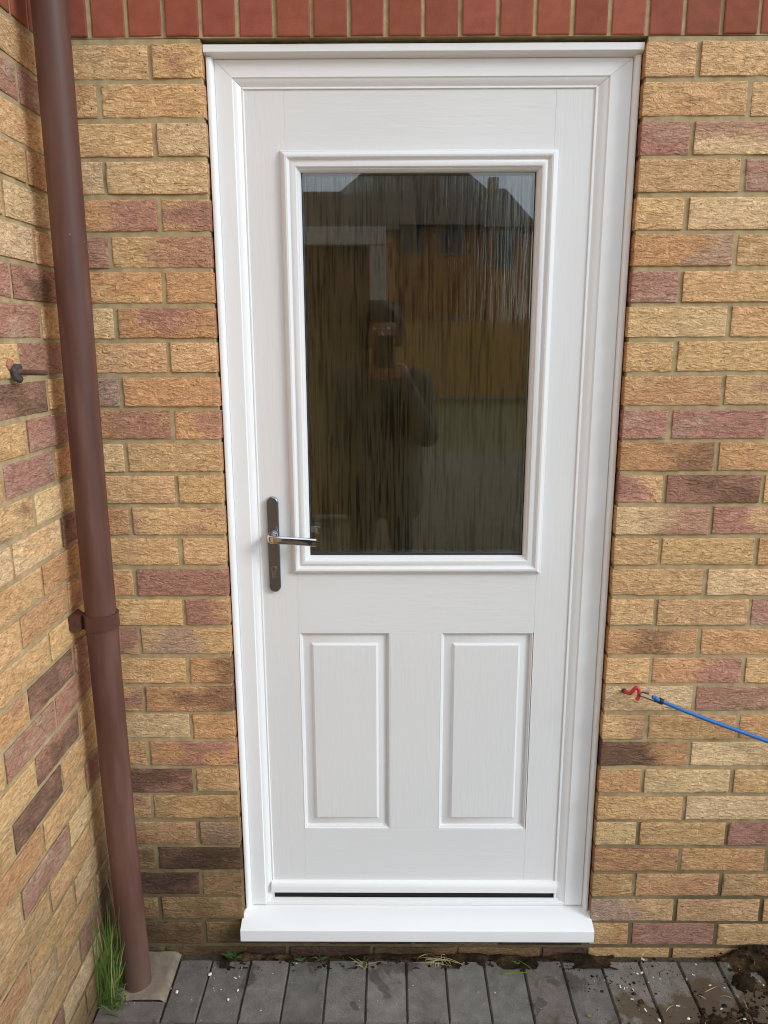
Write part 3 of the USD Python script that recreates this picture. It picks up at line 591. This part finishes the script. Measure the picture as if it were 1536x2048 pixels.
part('lock_cylinder', tm(m3.Manifold.cylinder(.0045, .0086, .0080, 36).rotate((90, 0, 0)).translate((hx, DY-.0098, cz_))+rbox(hx-.0050, hx+.0050, DY-.0122, DY-.009, cz_-.0232, cz_-.004, .0012)), 'lock_chrome', hd_, smooth=30)
part('keyhole', cat([box(hx-.0008, hx+.0008, DY-.01475, DY-.0138, cz_-.0052, cz_+.0020), tm(m3.Manifold.cylinder(.0008, .0021, .0021, 20).rotate((90, 0, 0)).translate((hx, DY-.0140, cz_+.0022)))]), 'keyway_black', hd_)

# ------------------------------------------------------------------ downpipe
pipe = thing('drainpipe', 'brown plastic rainwater downpipe standing in the corner left of the door', 'drainpipe')
px_ = lambda z: np.array([-.2662-.0042*math.exp(-((z-1.2)/.6)**2)+.010*max(0, .45-z)/.45, -.0985-.006*max(0, .6-z), z])
part('pipe', tube([px_(z) for z in np.linspace(.982, 3.6, 30)], .0341, 40), 'brown_pipe', pipe, smooth=60)
zs = np.array([0.0, .02, .2, .4, .6, .8, .93, .972, .974, .974]); rr = np.array([.0343, .0343, .0343, .0343, .0343, .0344, .0348, .0358, .0360, .0345])
part('pipe', tube([px_(z) for z in np.linspace(.002, .9, 16)]+[px_(.935), px_(.972)], [.0343]*16+[.0350, .0362], 40), 'brown_pipe', pipe, smooth=60)
cc = px_(.985)
band = tm((m3.Manifold.cylinder(.034, .0392, .0392, 48)-m3.Manifold.cylinder(.05, .0345, .0345, 48).translate((0, 0, -.01))).translate((cc[0], cc[1], .964)))
lug = tm(m3.Manifold.batch_hull([m3.Manifold.cube((.004, .052, .034)).translate((XL+.002, cc[1]-.030, .964)), m3.Manifold.cube((.004, .026, .034)).translate((cc[0]-.040, cc[1]-.030, .964))]) - m3.Manifold.cylinder(.1, .0345, .0345, 48).translate((cc[0], cc[1], .93)))
clip = part('clip', cat([band, lug]), 'brown_pipe_clip', pipe, smooth=30)
part('screw', tm(m3.Manifold.cylinder(.003, .0045, .0035, 16).rotate((90, 0, 0)).translate((XL+.02, cc[1]-.0298, .981))), 'dark_iron', clip, smooth=30)

# ------------------------------------------------------------------ the bolt in the side wall
bo = np.array([XL+.004, -.262, 1.5405])
bolt = thing('wall_bolt', 'rusty bolt with a dark lumpy washer sticking out of the side wall', 'bolt')
s = m3.Manifold()
for i in range(11):
    a = i/11*2*math.pi; r0 = .0092*(1+.45*math.sin(2*a+.6)+.3*math.sin(5*a))
    s += m3.Manifold.sphere(.0052+.0012*math.sin(5*a), 10).translate((bo[0]+.005+.0016*math.sin(2*a), bo[1]+r0*.8*math.cos(a), bo[2]+.002+r0*1.15*math.sin(a)))
s = m3.Manifold.batch_hull([s])+m3.Manifold.sphere(.008, 12).translate((bo[0]+.008, bo[1], bo[2]-.012))
part('washer', tm(s), 'dark_iron', bolt, smooth=40)
part('shank', tube([bo+np.array([t, -.001*t/.05, .001-.03*t]) for t in (.004, .010, .013, .016, .040, .060, .064)], [.0075, .0078, .0058, .0056, .0053, .0050, .0036], 14), 'rusty_metal', bolt, smooth=40)
v = trimesh.creation.icosphere(3, 1.0).vertices; f = trimesh.creation.icosphere(3, 1.0).faces
vv = v*(.0028, .013, .011)*(1+.5*(fbm(v*1.7+4, 3, 3)[:, None]-.5)); vv = vv+bo+(-.0012, -.010, .016)
part('chipped_brick', trimesh.Trimesh(vv, f, process=False), 'chipped_clay', bolt, smooth=True, label='orange spalled patch of brick around the bolt')

# ------------------------------------------------------------------ hook and bungee cord
hk = thing('wall_hook', 'small red rubber-coated hook screwed into the brick right of the door', 'hook')
part('hook_body', tube(bez([(.9600, .004, .7600), (.9615, -.012, .7615), (.9660, -.026, .7650), (.9720, -.031, .7755), (.9775, -.032, .7825), (.9830, -.033, .7800), (.9858, -.034, .7690), (.9835, -.035, .7575), (.9805, -.035, .7525)], 8), .0046, 14), 'red_rubber', hk, smooth=50)
part('hook_base', tube([(.9592, .003, .7595), (.9606, -.008, .7605)], [.0060, .0056], 14), 'dark_iron', hk, smooth=50)
bg = thing('bungee_cord', 'taut blue bungee cord running down to the right from the red hook', 'cord')
part('wire_hook', tube(bez([(1.0100, -.0280, .7655), (.9960, -.0300, .7700), (.9860, -.0380, .7690), (.9875, -.0410, .7650), (1.0000, -.0385, .7600), (1.0270, -.0345, .7475), (1.0430, -.0335, .7430)], 8), .0017, 10), 'black_wire', bg, smooth=60)
part('wire_tip', tube([(.9985, -.0300, .7693), (1.0110, -.0279, .7652)], [.0024, .0029], 10), 'black_wire', bg, smooth=60)
part('cord', tube(bez([(1.0180, -.0345, .7600), (1.0235, -.034, .7580), (1.0300, -.034, .7530), (1.0440, -.034, .7470), (1.1385, -.034, .7070), (1.3100, -.034, .6420), (1.70, -.034, .495)], 8), [.0042]*8+[.0056]*8+[.0050]*8+[.0046]*8+[.0050]*8+[.0054]*8+[.0054], 16), 'blue_cord', bg, smooth=60)
a0 = np.array([1.0350, -.034, .7508]); ax = np.array([.0155, 0, -.0075]); ax /= np.linalg.norm(ax); nn = np.array([ax[2], 0, -ax[0]])
co = [a0+ax*(.0022*t/6.28)+.0064*(math.cos(t)*nn+math.sin(t)*np.array([0, 1, 0])) for t in np.linspace(0, 4.5*2*math.pi, 90)]
part('wire_binding', tube(co, .0014, 8), 'black_wire', bg, smooth=60)
part('hook_end', tube(bez([(1.70, -.034, .495), (1.715, -.034, .488), (1.722, -.026, .49), (1.722, .006, .49)], 6), .003, 10), 'black_wire', bg, smooth=60)

# ------------------------------------------------------------------ soil, stones, plants
n_, m_ = 150, 84
gx, gy = np.meshgrid(np.linspace(.90, 1.78, n_), np.linspace(-.46, -.0062, m_), indexing='ij')
q = np.stack([gx*9, gy*9, gx*0], -1)
hgt = (fbm(q, 5, 4)-.5)*.060 + .052*np.clip((gx-1.20)/.22, -.6, 1)*np.exp(-((gy+.03)/.20)**2)
hgt += .020*np.exp(-(((gx-1.13)/.13)**2+((gy+.22)/.075)**2)) - .024*np.exp(-(((gx-1.17)/.09)**2+((gy+.075)/.045)**2)) - .014
hgt += .012*np.exp(-((gy+.008)/.012)**2)*np.clip((gx-.95)/.2, 0, 1)
hgt += .030*np.exp(-(((gx-1.285)/.028)**2+((gy+.095)/.022)**2))
hgt = np.clip(hgt, -.008, .05)*.85+(fbm(q*9, 4, 6)-.5)*.016
keep = hgt > -.0045
F = np.array(grid_faces(n_, m_)); F = F[keep.reshape(-1)[F].all(1)]
t = trimesh.Trimesh(np.stack([gx, gy, hgt+.001], -1).reshape(-1, 3), F, process=False); t.remove_unreferenced_vertices()
tag(part('soil', t, 'soil', smooth=True), 'dark spilt soil scattered over the paving right of the door', 'soil', kind='stuff')
rs = np.random.default_rng(21)
clods = []
ico = trimesh.creation.icosphere(1, 1.0)
def clod(x, y, z, sz):
    v = ico.vertices*(1+.9*(fbm(ico.vertices*1.2+rs.uniform(0, 90, 3), 2, 2)[:, None]-.5))*sz*np.array([1, rs.uniform(.6, 1), rs.uniform(.45, .8)])
    return trimesh.Trimesh(v+(x, y, z+sz*.25), ico.faces, process=False)
for i in rs.permutation(len(t.vertices))[:2600]:
    p = t.vertices[i]
    if p[2] < -.003 and rs.random() < .35: continue
    clods.append(clod(p[0]+rs.normal(0, .012), min(p[1]+rs.normal(0, .010), -.008), max(p[2], 0)-.001, rs.choice([.0016, .0022, .003, .0045, .007], p=[.26, .3, .24, .14, .06])))
for i in range(420): clods.append(clod(rs.uniform(.84, 1.5), -.01-abs(rs.normal(0, .10)), 0, rs.choice([.0008, .0013, .002])))
for i in range(260): clods.append(clod(rs.uniform(-.1, .95), -.012-abs(rs.normal(0, .022)), 0, rs.choice([.001, .0016, .0026, .004])))
tag(part('soil_crumbs', cat(clods), 'soil', smooth=True), 'loose crumbs of dark soil lying on and around the spilt soil', 'soil', kind='stuff')
# thin line of soil along the wall foot under the sill
n_, m_ = 170, 14
gx, gy = np.meshgrid(np.linspace(-.06, .98, n_), np.linspace(-.052, -.006, m_), indexing='ij')
q = np.stack([gx*20, gy*30, gx*0+5], -1)
hgt = (fbm(q, 4, 14)-.5)*.03+.006*np.exp(-((gy+.012)/.012)**2)+.007*np.exp(-((gx-.56)/.09)**2)+.006*np.exp(-((gx-.86)/.07)**2)-.0035
keep = hgt > -.003
F = np.array(grid_faces(n_, m_)); F = F[keep.reshape(-1)[F].all(1)]
t = trimesh.Trimesh(np.stack([gx, gy, np.minimum(hgt, .012)+.0006], -1).reshape(-1, 3), F, process=False); t.remove_unreferenced_vertices()
tag(part('soil', t, 'soil', smooth=True), 'thin strip of damp soil along the foot of the wall under the sill', 'soil', kind='stuff')
r = random.Random(3)
def pebble(x, y, s, label, mat='white_stone'):
    b = trimesh.creation.icosphere(2, 1.0); v = b.vertices*(1+.5*(fbm(b.vertices*1.3+x*50, 2, 2)[:, None]-.5))
    a = r.uniform(0, 3); v = v*(s, s*.75, s*.6); c, d = math.cos(a), math.sin(a)
    v = np.stack([c*v[:, 0]-d*v[:, 1]+x, d*v[:, 0]+c*v[:, 1]+y, v[:, 2]+s*.45], 1)
    tag(part('white_pebble', trimesh.Trimesh(v, b.faces, process=False), mat, smooth=True), label, 'pebble', 'white pebbles on the paving')
pebble(-.0792, -.0728, .0052, 'white pebble in the joint just right of the concrete patch')
pebble(-.150, -.128, .0046, 'white pebble at the outer corner of the concrete patch by the pipe')
pebble(.0025, -.122, .0036, 'small white pebble on the paver in front of the sill, left end')
pebble(-.016, -.150, .0040, 'small white pebble lying nearest the camera, left of the sill')
pebble(1.033, -.205, .0045, 'white pebble half sunk in the soil on the right')
pebble(1.105, -.200, .0040, 'white pebble on bare paving between soil patches on the right', )
def chip_mesh(x, y, s, z=.0005):
    b = trimesh.creation.box((s*r.uniform(.8, 2.6), s*r.uniform(.6, 1.1), s*.5)); b.apply_transform(trimesh.transformations.rotation_matrix(r.uniform(0, 3.1), (0, 0, 1)))
    b.apply_transform(trimesh.transformations.rotation_matrix(r.uniform(-.4, .4), (1, 0, 0))); b.apply_translation((x, y, z+s*.3)); return b
chips = [chip_mesh(r.uniform(-.3, 1.5), -.02-.42*r.random(), r.choice([.0008, .001, .0012, .0014, .0018])) for _ in range(110)]
chips += [chip_mesh(.99+r.gauss(0, .01), -.12+r.gauss(0, .012), .003) for _ in range(5)]
chips += [chip_mesh(r.uniform(1.0, 1.45), -.02-.25*r.random(), r.uniform(.0018, .0036), .006) for _ in range(40)]
chips += [chip_mesh(r.uniform(-.17, .12), -.03-.18*r.random(), r.uniform(.001, .0024)) for _ in range(26)]
tag(part('chippings', cat(chips), 'pale_chip'), 'fine white chips and grit sprinkled over the paving', 'grit', kind='stuff')
def blade(root, tip, bow, w, n=9):
    root, tip = np.array(root, float), np.array(tip, float); t = np.linspace(0, 1, n)[:, None]
    mid = (root+tip)/2+np.array(bow); P = (1-t)**2*root+2*t*(1-t)*mid+t**2*tip
    T = np.gradient(P, axis=0); S = np.cross(T, np.array([0, -1., .35])); S /= np.linalg.norm(S, axis=1)[:, None]+1e-9
    ww = w*(1-t**2.2)*(.55+.45*np.minimum(1, t*4)); up = np.cross(S, T); up /= np.linalg.norm(up, axis=1)[:, None]+1e-9
    V = np.stack([P-S*ww, P-up*ww*.35, P+S*ww], 1).reshape(-1, 3)
    return trimesh.Trimesh(V, grid_faces(n, 3), process=False)
tuft = thing('grass_tuft', 'tall tuft of green grass growing behind the foot of the drainpipe', 'grass')
bl = []
for i in range(74):
    x0, y0 = r.uniform(-.330, -.288), r.uniform(-.185, -.075)
    h = r.choice([.12, .16, .2, .24, .29, .33])*r.uniform(.75, 1.1)
    lean = r.gauss(0, .034)
    bl.append(blade((x0, y0, 0), (min(max(x0+lean+.006, XL+.004), -.262), y0+r.gauss(-.012, .03), h), (r.gauss(.004, .008), r.gauss(-.012, .015), h*.2), r.uniform(.0010, .0022)))
part('blades', cat(bl[:62]), 'green_blade', tuft, smooth=True); part('dry_blades', cat(bl[62:]), 'dry_blade', tuft, smooth=True)
lv = [blade((r.uniform(-.328, -.27), r.uniform(-.2, -.12), 0), (r.uniform(-.325, -.25), r.uniform(-.235, -.14), r.uniform(.01, .06)), (0, -.01, .02), r.uniform(.0014, .0026)) for _ in range(26)]
part('low_blades', cat(lv), 'green_blade', tuft, smooth=True)
def weed(name, label, x, y, n, hmax, spread, w, mat, cat_='weed'):
    t = thing(name, label, cat_, 'weeds at the foot of the wall', (x, y, 0))
    part('stalks', cat([blade((r.gauss(0, .004), r.gauss(0, .003), 0), (r.gauss(0, spread), -abs(r.gauss(.006, spread*.7)), hmax*r.uniform(.25, 1)), (r.gauss(0, spread*.3), 0, hmax*.3), w*r.uniform(.7, 1.2)) for _ in range(n)]), mat, t, smooth=True)
    return t
weed('small_weed', 'leafy dark green weed at the wall foot by the left end of the sill', -.030, -.016, 26, .030, .016, .0032, 'weed_leaf')
weed('small_weed', 'tiny green weed under the sill, left of its middle', .200, -.020, 16, .020, .012, .0030, 'weed_leaf')
weed('small_weed', 'tiny sprig under the sill just left of the dry straw', .150, -.022, 8, .014, .012, .0024, 'weed_leaf')
t = weed('dry_weed', 'dry yellowing wisp of grass on the paving before the middle of the sill', .318, -.050, 9, .045, .030, .0009, 'dry_blade')
part('stalks', cat([blade((r.gauss(0, .003), 0, 0), (r.gauss(.004, .012), r.gauss(0, .01), r.uniform(.03, .055)), (r.gauss(0, .008), 0, .015), .0011) for _ in range(6)]), 'weed_leaf', t, smooth=True)
t = weed('grass_sprig', 'loose green grass sprig lying below the right part of the sill', .735, -.030, 5, .014, .020, .0012, 'weed_leaf')
part('long_blades', cat([blade((-.012, -.004, .012), (.040, -.058, .003), (.0, .0, .012), .0014), blade((.075, -.050, .002), (.035, -.058, .004), (0, 0, .004), .0011), blade((.035, -.058, .004), (.022, -.092, .002), (0, 0, .004), .0012),
                         blade((-.06, -.040, .003), (.015, -.036, .004), (0, .002, .004), .0022)]), 'green_blade', t, smooth=True)
tag(part('straw', cat([blade((r.gauss(.52, .03), -.03+r.gauss(0, .012), .006), (r.gauss(.50, .04), -.035+r.gauss(0, .014), .008), (0, 0, r.uniform(.004, .016)), .0008) for _ in range(22)]), 'dry_blade', smooth=True), 'dry straw strands on the soil below the sill', 'straw', kind='stuff')
tw = []
for _ in range(90):
    x, y = r.uniform(1.02, 1.55), -.02-.3*r.random(); a = r.uniform(0, 3.1); l = r.uniform(.008, .045)
    tw.append(blade((x, y, .012), (x+l*math.cos(a), y+l*math.sin(a)*.7, .014+r.uniform(-.004, .012)), (r.gauss(0, .004), r.gauss(0, .004), .006), r.uniform(.0005, .0012)))
tag(part('plant_litter', cat(tw[:60]), 'twig'), 'brown rootlets and stalks strewn on the spilt soil', 'litter', kind='stuff')
tag(part('plant_litter', cat(tw[60:]), 'dry_blade'), 'pale dead stems strewn on the spilt soil', 'litter', kind='stuff')
b = trimesh.creation.icosphere(2, 1.0)
for x, y, s, lb in ((1.058, -.022, .007, 'small yellowed dead leaf against the wall foot right of the sill'), (.868, -.195, .006, 'curled pale leaf on the paver below the right end of the sill')):
    v = b.vertices*(s, s*.7, s*.18); v[:, 2] += .35*(v[:, 0]**2)/s
    tag(part('dead_leaf', trimesh.Trimesh(v+(x, y, .004), b.faces, process=False), 'dead_leaf', smooth=True), lb, 'leaf')

# ------------------------------------------------------------------ room behind the glass
def setting(name, mesh, mat): return tag(part(name, mesh, mat), kind='structure')
setting('room_floor', box(-1.6, 2.6, .30, 3.3, -.05, .1), 'interior_floor')
setting('room_ceiling', box(-1.6, 2.6, .301, 3.3, 2.42, 2.5), 'interior_paint')
setting('room_wall', box(-1.6, 2.6, 1.62, 1.75, .1, 2.42), 'interior_paint')
setting('room_wall', box(-1.7, -1.601, .3, 3.3, .1, 2.42), 'interior_paint'); setting('room_wall', box(2.601, 2.7, .3, 3.3, .1, 2.42), 'interior_paint')

# ------------------------------------------------------------------ across the yard (seen in the glass)
D = 24.5; kq = (D+1.746)/19.746
hxz = lambda x, z: (.387+(x-.387)*kq, 1.597+(z-1.597)*kq)
house = thing('opposite_house', 'brown brick house with a dark hipped roof mirrored in the door glass', 'house')
xa, ze = hxz(-1.75, 4.35); xb, _ = hxz(3.75, 4.35); _, zr = hxz(0, 5.56); _, zm = hxz(0, 5.22)
xr0, xr1 = hxz(.2, 0)[0], hxz(1.95, 0)[0]
part('wall', box(xa+.25, xb-.25, -D-7, -D, -.07, ze), 'brown_far_brick', house)
def hip(x0, x1, r0, r1, y0, y1, yr, z0, z1):
    V = [[x0, y0, z0], [x1, y0, z0], [x1, y1, z0], [x0, y1, z0], [r0, yr, z1], [r1, yr, z1]]
    t = trimesh.Trimesh(V, [[0, 1, 5], [0, 5, 4], [1, 2, 5], [2, 3, 4], [2, 4, 5], [3, 0, 4], [0, 3, 2], [0, 2, 1]], process=False); t.fix_normals(); return t
rf = part('roof', cat([hip(xa, xb, xr0, xr1, -D-7.3, -D+.3, -D-3.5, ze, zr*1.19), hip(xa-2.6, xa+3.2, xa-1.4, xa+2., -D-1.5, -D+2.2, -D+.5, ze-.4, zm*.97), hip(hxz(2.6, 0)[0], xb+.15, hxz(2.95, 0)[0], xb-.7, -D-2, -D+1.2, -D-.2, ze-.2, zm*1.0)]), 'roof_tile', house)
part('wing', box(xa-2.4, xa+3., -D-1.3, -D+1.9, -.07, ze-.4), 'brown_far_brick', house)
part('bay', box(hxz(2.75, 0)[0], xb, -D-1.9, -D+.9, -.07, ze-.2), 'brown_far_brick', house)
part('chimney', box(hxz(2.85, 0)[0], hxz(3.1, 0)[0], -D-1.2, -D-.7, ze, zm*1.07), 'brown_far_brick', rf)
for x, z, w, h, yy in ((.95, 4.05, .55, .8, -D), (1.9, 4.05, .7, .9, -D), (.1, 1.9, .9, 1.1, -D), (3.1, 3.7, .5, .9, -D+.9), (2., 1.7, 1., 1.2, -D)):
    cx, cz = hxz(x, z)
    wn = part('window', box(cx-w/2-.07, cx+w/2+.07, yy, yy+.04, cz-h/2-.07, cz+h/2+.07), 'window_white', house); part('pane', box(cx-w/2, cx+w/2, yy+.041, yy+.05, cz-h/2, cz+h/2), 'far_glass', wn)
tag(part('lawn', sheet(-14, 16, -20.4, -9.5, -.03), 'lawn_green'), kind='structure')
gate = thing('side_gate', 'brown gate in a white frame, mirrored at the left of the door glass', 'gate')
part('post', rbox(.215, .355, -5.16, -5.04, -.07, 2.40, .006), 'window_paint', gate); part('post', rbox(-2.10, -1.96, -5.16, -5.04, -.07, 2.40, .006), 'window_paint', gate)
part('lintel', rbox(-2.10, .355, -5.165, -5.035, 2.402, 2.55, .006), 'window_paint', gate)
for i in range(14): part('board', rbox(-1.955+.1548*i+.002, -1.955+.1548*i+.150, -5.115, -5.09, .03, 2.395, .004, 6), 'interior_door', gate)
fence = thing('garden_fence', 'brown close-boarded garden fence mirrored low in the door glass', 'fence')
for i in range(100):
    x = -6+.15*i
    part('board', box(x+.004, x+.146, -20.43, -20.412-.006*(i % 2), .05, 2.15+.01*((i*7) % 3)), 'fence_wood', fence)
for i in range(9): part('post', box(-6+1.85*i, -5.9+1.85*i, -20.54, -20.435, -.07, 2.22), 'fence_wood', fence)
part('gravel_board', box(-6, 9, -20.434, -20.4, -.07, .045), 'concrete', fence); part('capping', box(-6, 9, -20.46, -20.4, 2.175, 2.2), 'fence_wood', fence)

# ------------------------------------------------------------------ the person mirrored in the glass, photographing the door
per = thing('person', 'person in a dark jacket mirrored in the door glass, holding up a phone', 'person')
def body(bones, refine=.018, it=6):
    m = m3.Manifold()
    for (a, ra), (b_, rb) in bones:
        m += m3.Manifold.batch_hull([m3.Manifold.sphere(ra, 16).translate(tuple(a)), m3.Manifold.sphere(rb, 16).translate(tuple(b_))])
    t = tm(m.refine_to_length(refine)); t.merge_vertices(); trimesh.smoothing.filter_taubin(t, iterations=it); return t
pxo, pyo = .345, -2.13                                     # where the figure stands
P_ = lambda x, y, z: np.array([pxo+x, pyo+y, z*.974])
hipL, hipR = P_(-.078, 0, .92), P_(.078, 0, .92); kneeL, kneeR = P_(-.11, .02, .5), P_(.11, .02, .5); ankL, ankR = P_(-.12, -.02, .085), P_(.12, -.02, .085)
shL, shR = P_(-.185, 0, 1.43), P_(.185, 0, 1.43); elL, elR = P_(-.225, .10, 1.16), P_(.225, .11, 1.17); wrL, wrR = P_(-.045, .268, 1.44), P_(.105, .268, 1.455)
bones = [((P_(-.09, 0, .80), .135), (P_(-.08, .01, 1.12), .135)), ((P_(.09, 0, .80), .135), (P_(.08, .01, 1.12), .135)), ((P_(0, 0, .86), .125), (P_(0, .01, 1.12), .125)), ((P_(-.05, .01, 1.12), .12), (P_(-.09, 0, 1.36), .105)), ((P_(.05, .01, 1.12), .12), (P_(.09, 0, 1.36), .105)), ((shL, .075), (shR, .075)), ((P_(0, .01, 1.3), .12), (P_(0, -.005, 1.44), .075)),
         ((shL, .078), (elL, .068)), ((elL, .064), (wrL, .042)), ((shR, .078), (elR, .068)), ((elR, .064), (wrR, .042))]
nk = [((P_(0, -.01, 1.43), .062), (P_(0, .015, 1.58), .052))]
legs = [((hipL, .085), (kneeL, .062)), ((kneeL, .062), (ankL, .045)), ((hipR, .085), (kneeR, .062)), ((kneeR, .062), (ankR, .045)), ((hipL, .088), (hipR, .088))]
hc = P_(0, .035, 1.69)
hand = []
def fingers(w, s):
    d = np.array([s*.02, .012, .05]); palm = w+np.array([-s*.005, .012, .045]); o = [((w, .024), (palm, .03))]
    for k in range(4):
        b0 = palm+np.array([0, .01, .025-.018*k]); b1 = b0+np.array([-s*.03, .02, .003]); b2 = b1+np.array([-s*.028, -.010, 0])
        o += [((b0, .0098), (b1, .0088)), ((b1, .0088), (b2, .008))]
    t0 = palm+np.array([-s*.008, -.012, -.01]); t1 = t0+np.array([-s*.03, -.01, .02]); o += [((t0, .012), (t1, .0095))]
    return o
head = [((hc+(0, -.012, .03), .083), (hc+(0, .02, .03), .080)), ((hc+(0, .02, .02), .078), (hc+(0, .048, -.075), .042)), ((hc+(-.03, .035, -.05), .04), (hc+(.03, .035, -.05), .04)),
        ((hc+(0, .098, .0), .010), (hc+(0, .112, -.025), .014)), ((hc+(-.083, 0, .01), .014), (hc+(-.085, -.005, -.03), .011)), ((hc+(.083, 0, .01), .014), (hc+(.085, -.005, -.03), .011)), ((hc+(-.02, .087, -.055), .010), (hc+(.02, .087, -.055), .010))]
part('body', body(head+nk+[((P_(0, 0, 1.25), .08), (P_(0, 0, 1.45), .07))]+fingers(wrL, -1)+fingers(wrR, 1)+[((elL, .03), (wrL, .027)), ((elR, .03), (wrR, .027))]+[((a, ra*.82), (b_, rb*.82)) for (a, ra), (b_, rb) in legs], .008, 4), 'skin', per, smooth=True)
part('jacket', body(bones), 'dark_jacket', per, smooth=True); part('trousers', body(legs), 'denim', per, smooth=True)
part('hair', body([((hc+(0, -.03, .055), .098), (hc+(0, .018, .068), .086)), ((hc+(-.035, -.045, .0), .08), (hc+(.035, -.045, .0), .08)), ((hc+(-.070, .012, .05), .042), (hc+(-.082, -.01, -.06), .032)), ((hc+(.074, .008, .05), .040), (hc+(.080, -.012, -.05), .030)), ((hc+(-.055, .060, .075), .032), (hc+(-.066, .045, .015), .024)), ((hc+(-.04, -.01, .10), .055), (hc+(.045, -.005, .095), .052)), ((hc+(-.045, .065, .085), .028), (hc+(.045, .065, .085), .028))], .012, 4), 'dark_hair', per, smooth=True)
for a in (ankL, ankR): part('shoe', body([((a+(0, -.03, -.045), .042), (a+(0, .14, -.052), .034)), ((a+(0, -.03, -.03), .045), (a+(0, 0, .01), .047))], .014, 4), 'shoe_black', per, smooth=True)
for s in (-1, 1): part('eye', tm(m3.Manifold.sphere(.0115, 16).translate(tuple(hc+(s*.032, .082, .012)))), 'interior_gloss', per, smooth=True)
ph = thing('phone', 'dark phone held upright in front of the face, mirrored in the glass', 'phone')
part('case', tm(rbox(.33, .405, -1.800, -1.791, 1.475, 1.625, .004)), 'phone_black', ph, smooth=30)
part('camera_lens', cat([trimesh.creation.cylinder(.006, .004, transform=trimesh.transformations.translation_matrix((.387, -1.789, 1.606)) @ trimesh.transformations.rotation_matrix(math.pi/2, (1, 0, 0)))]), 'far_glass', ph, smooth=30)
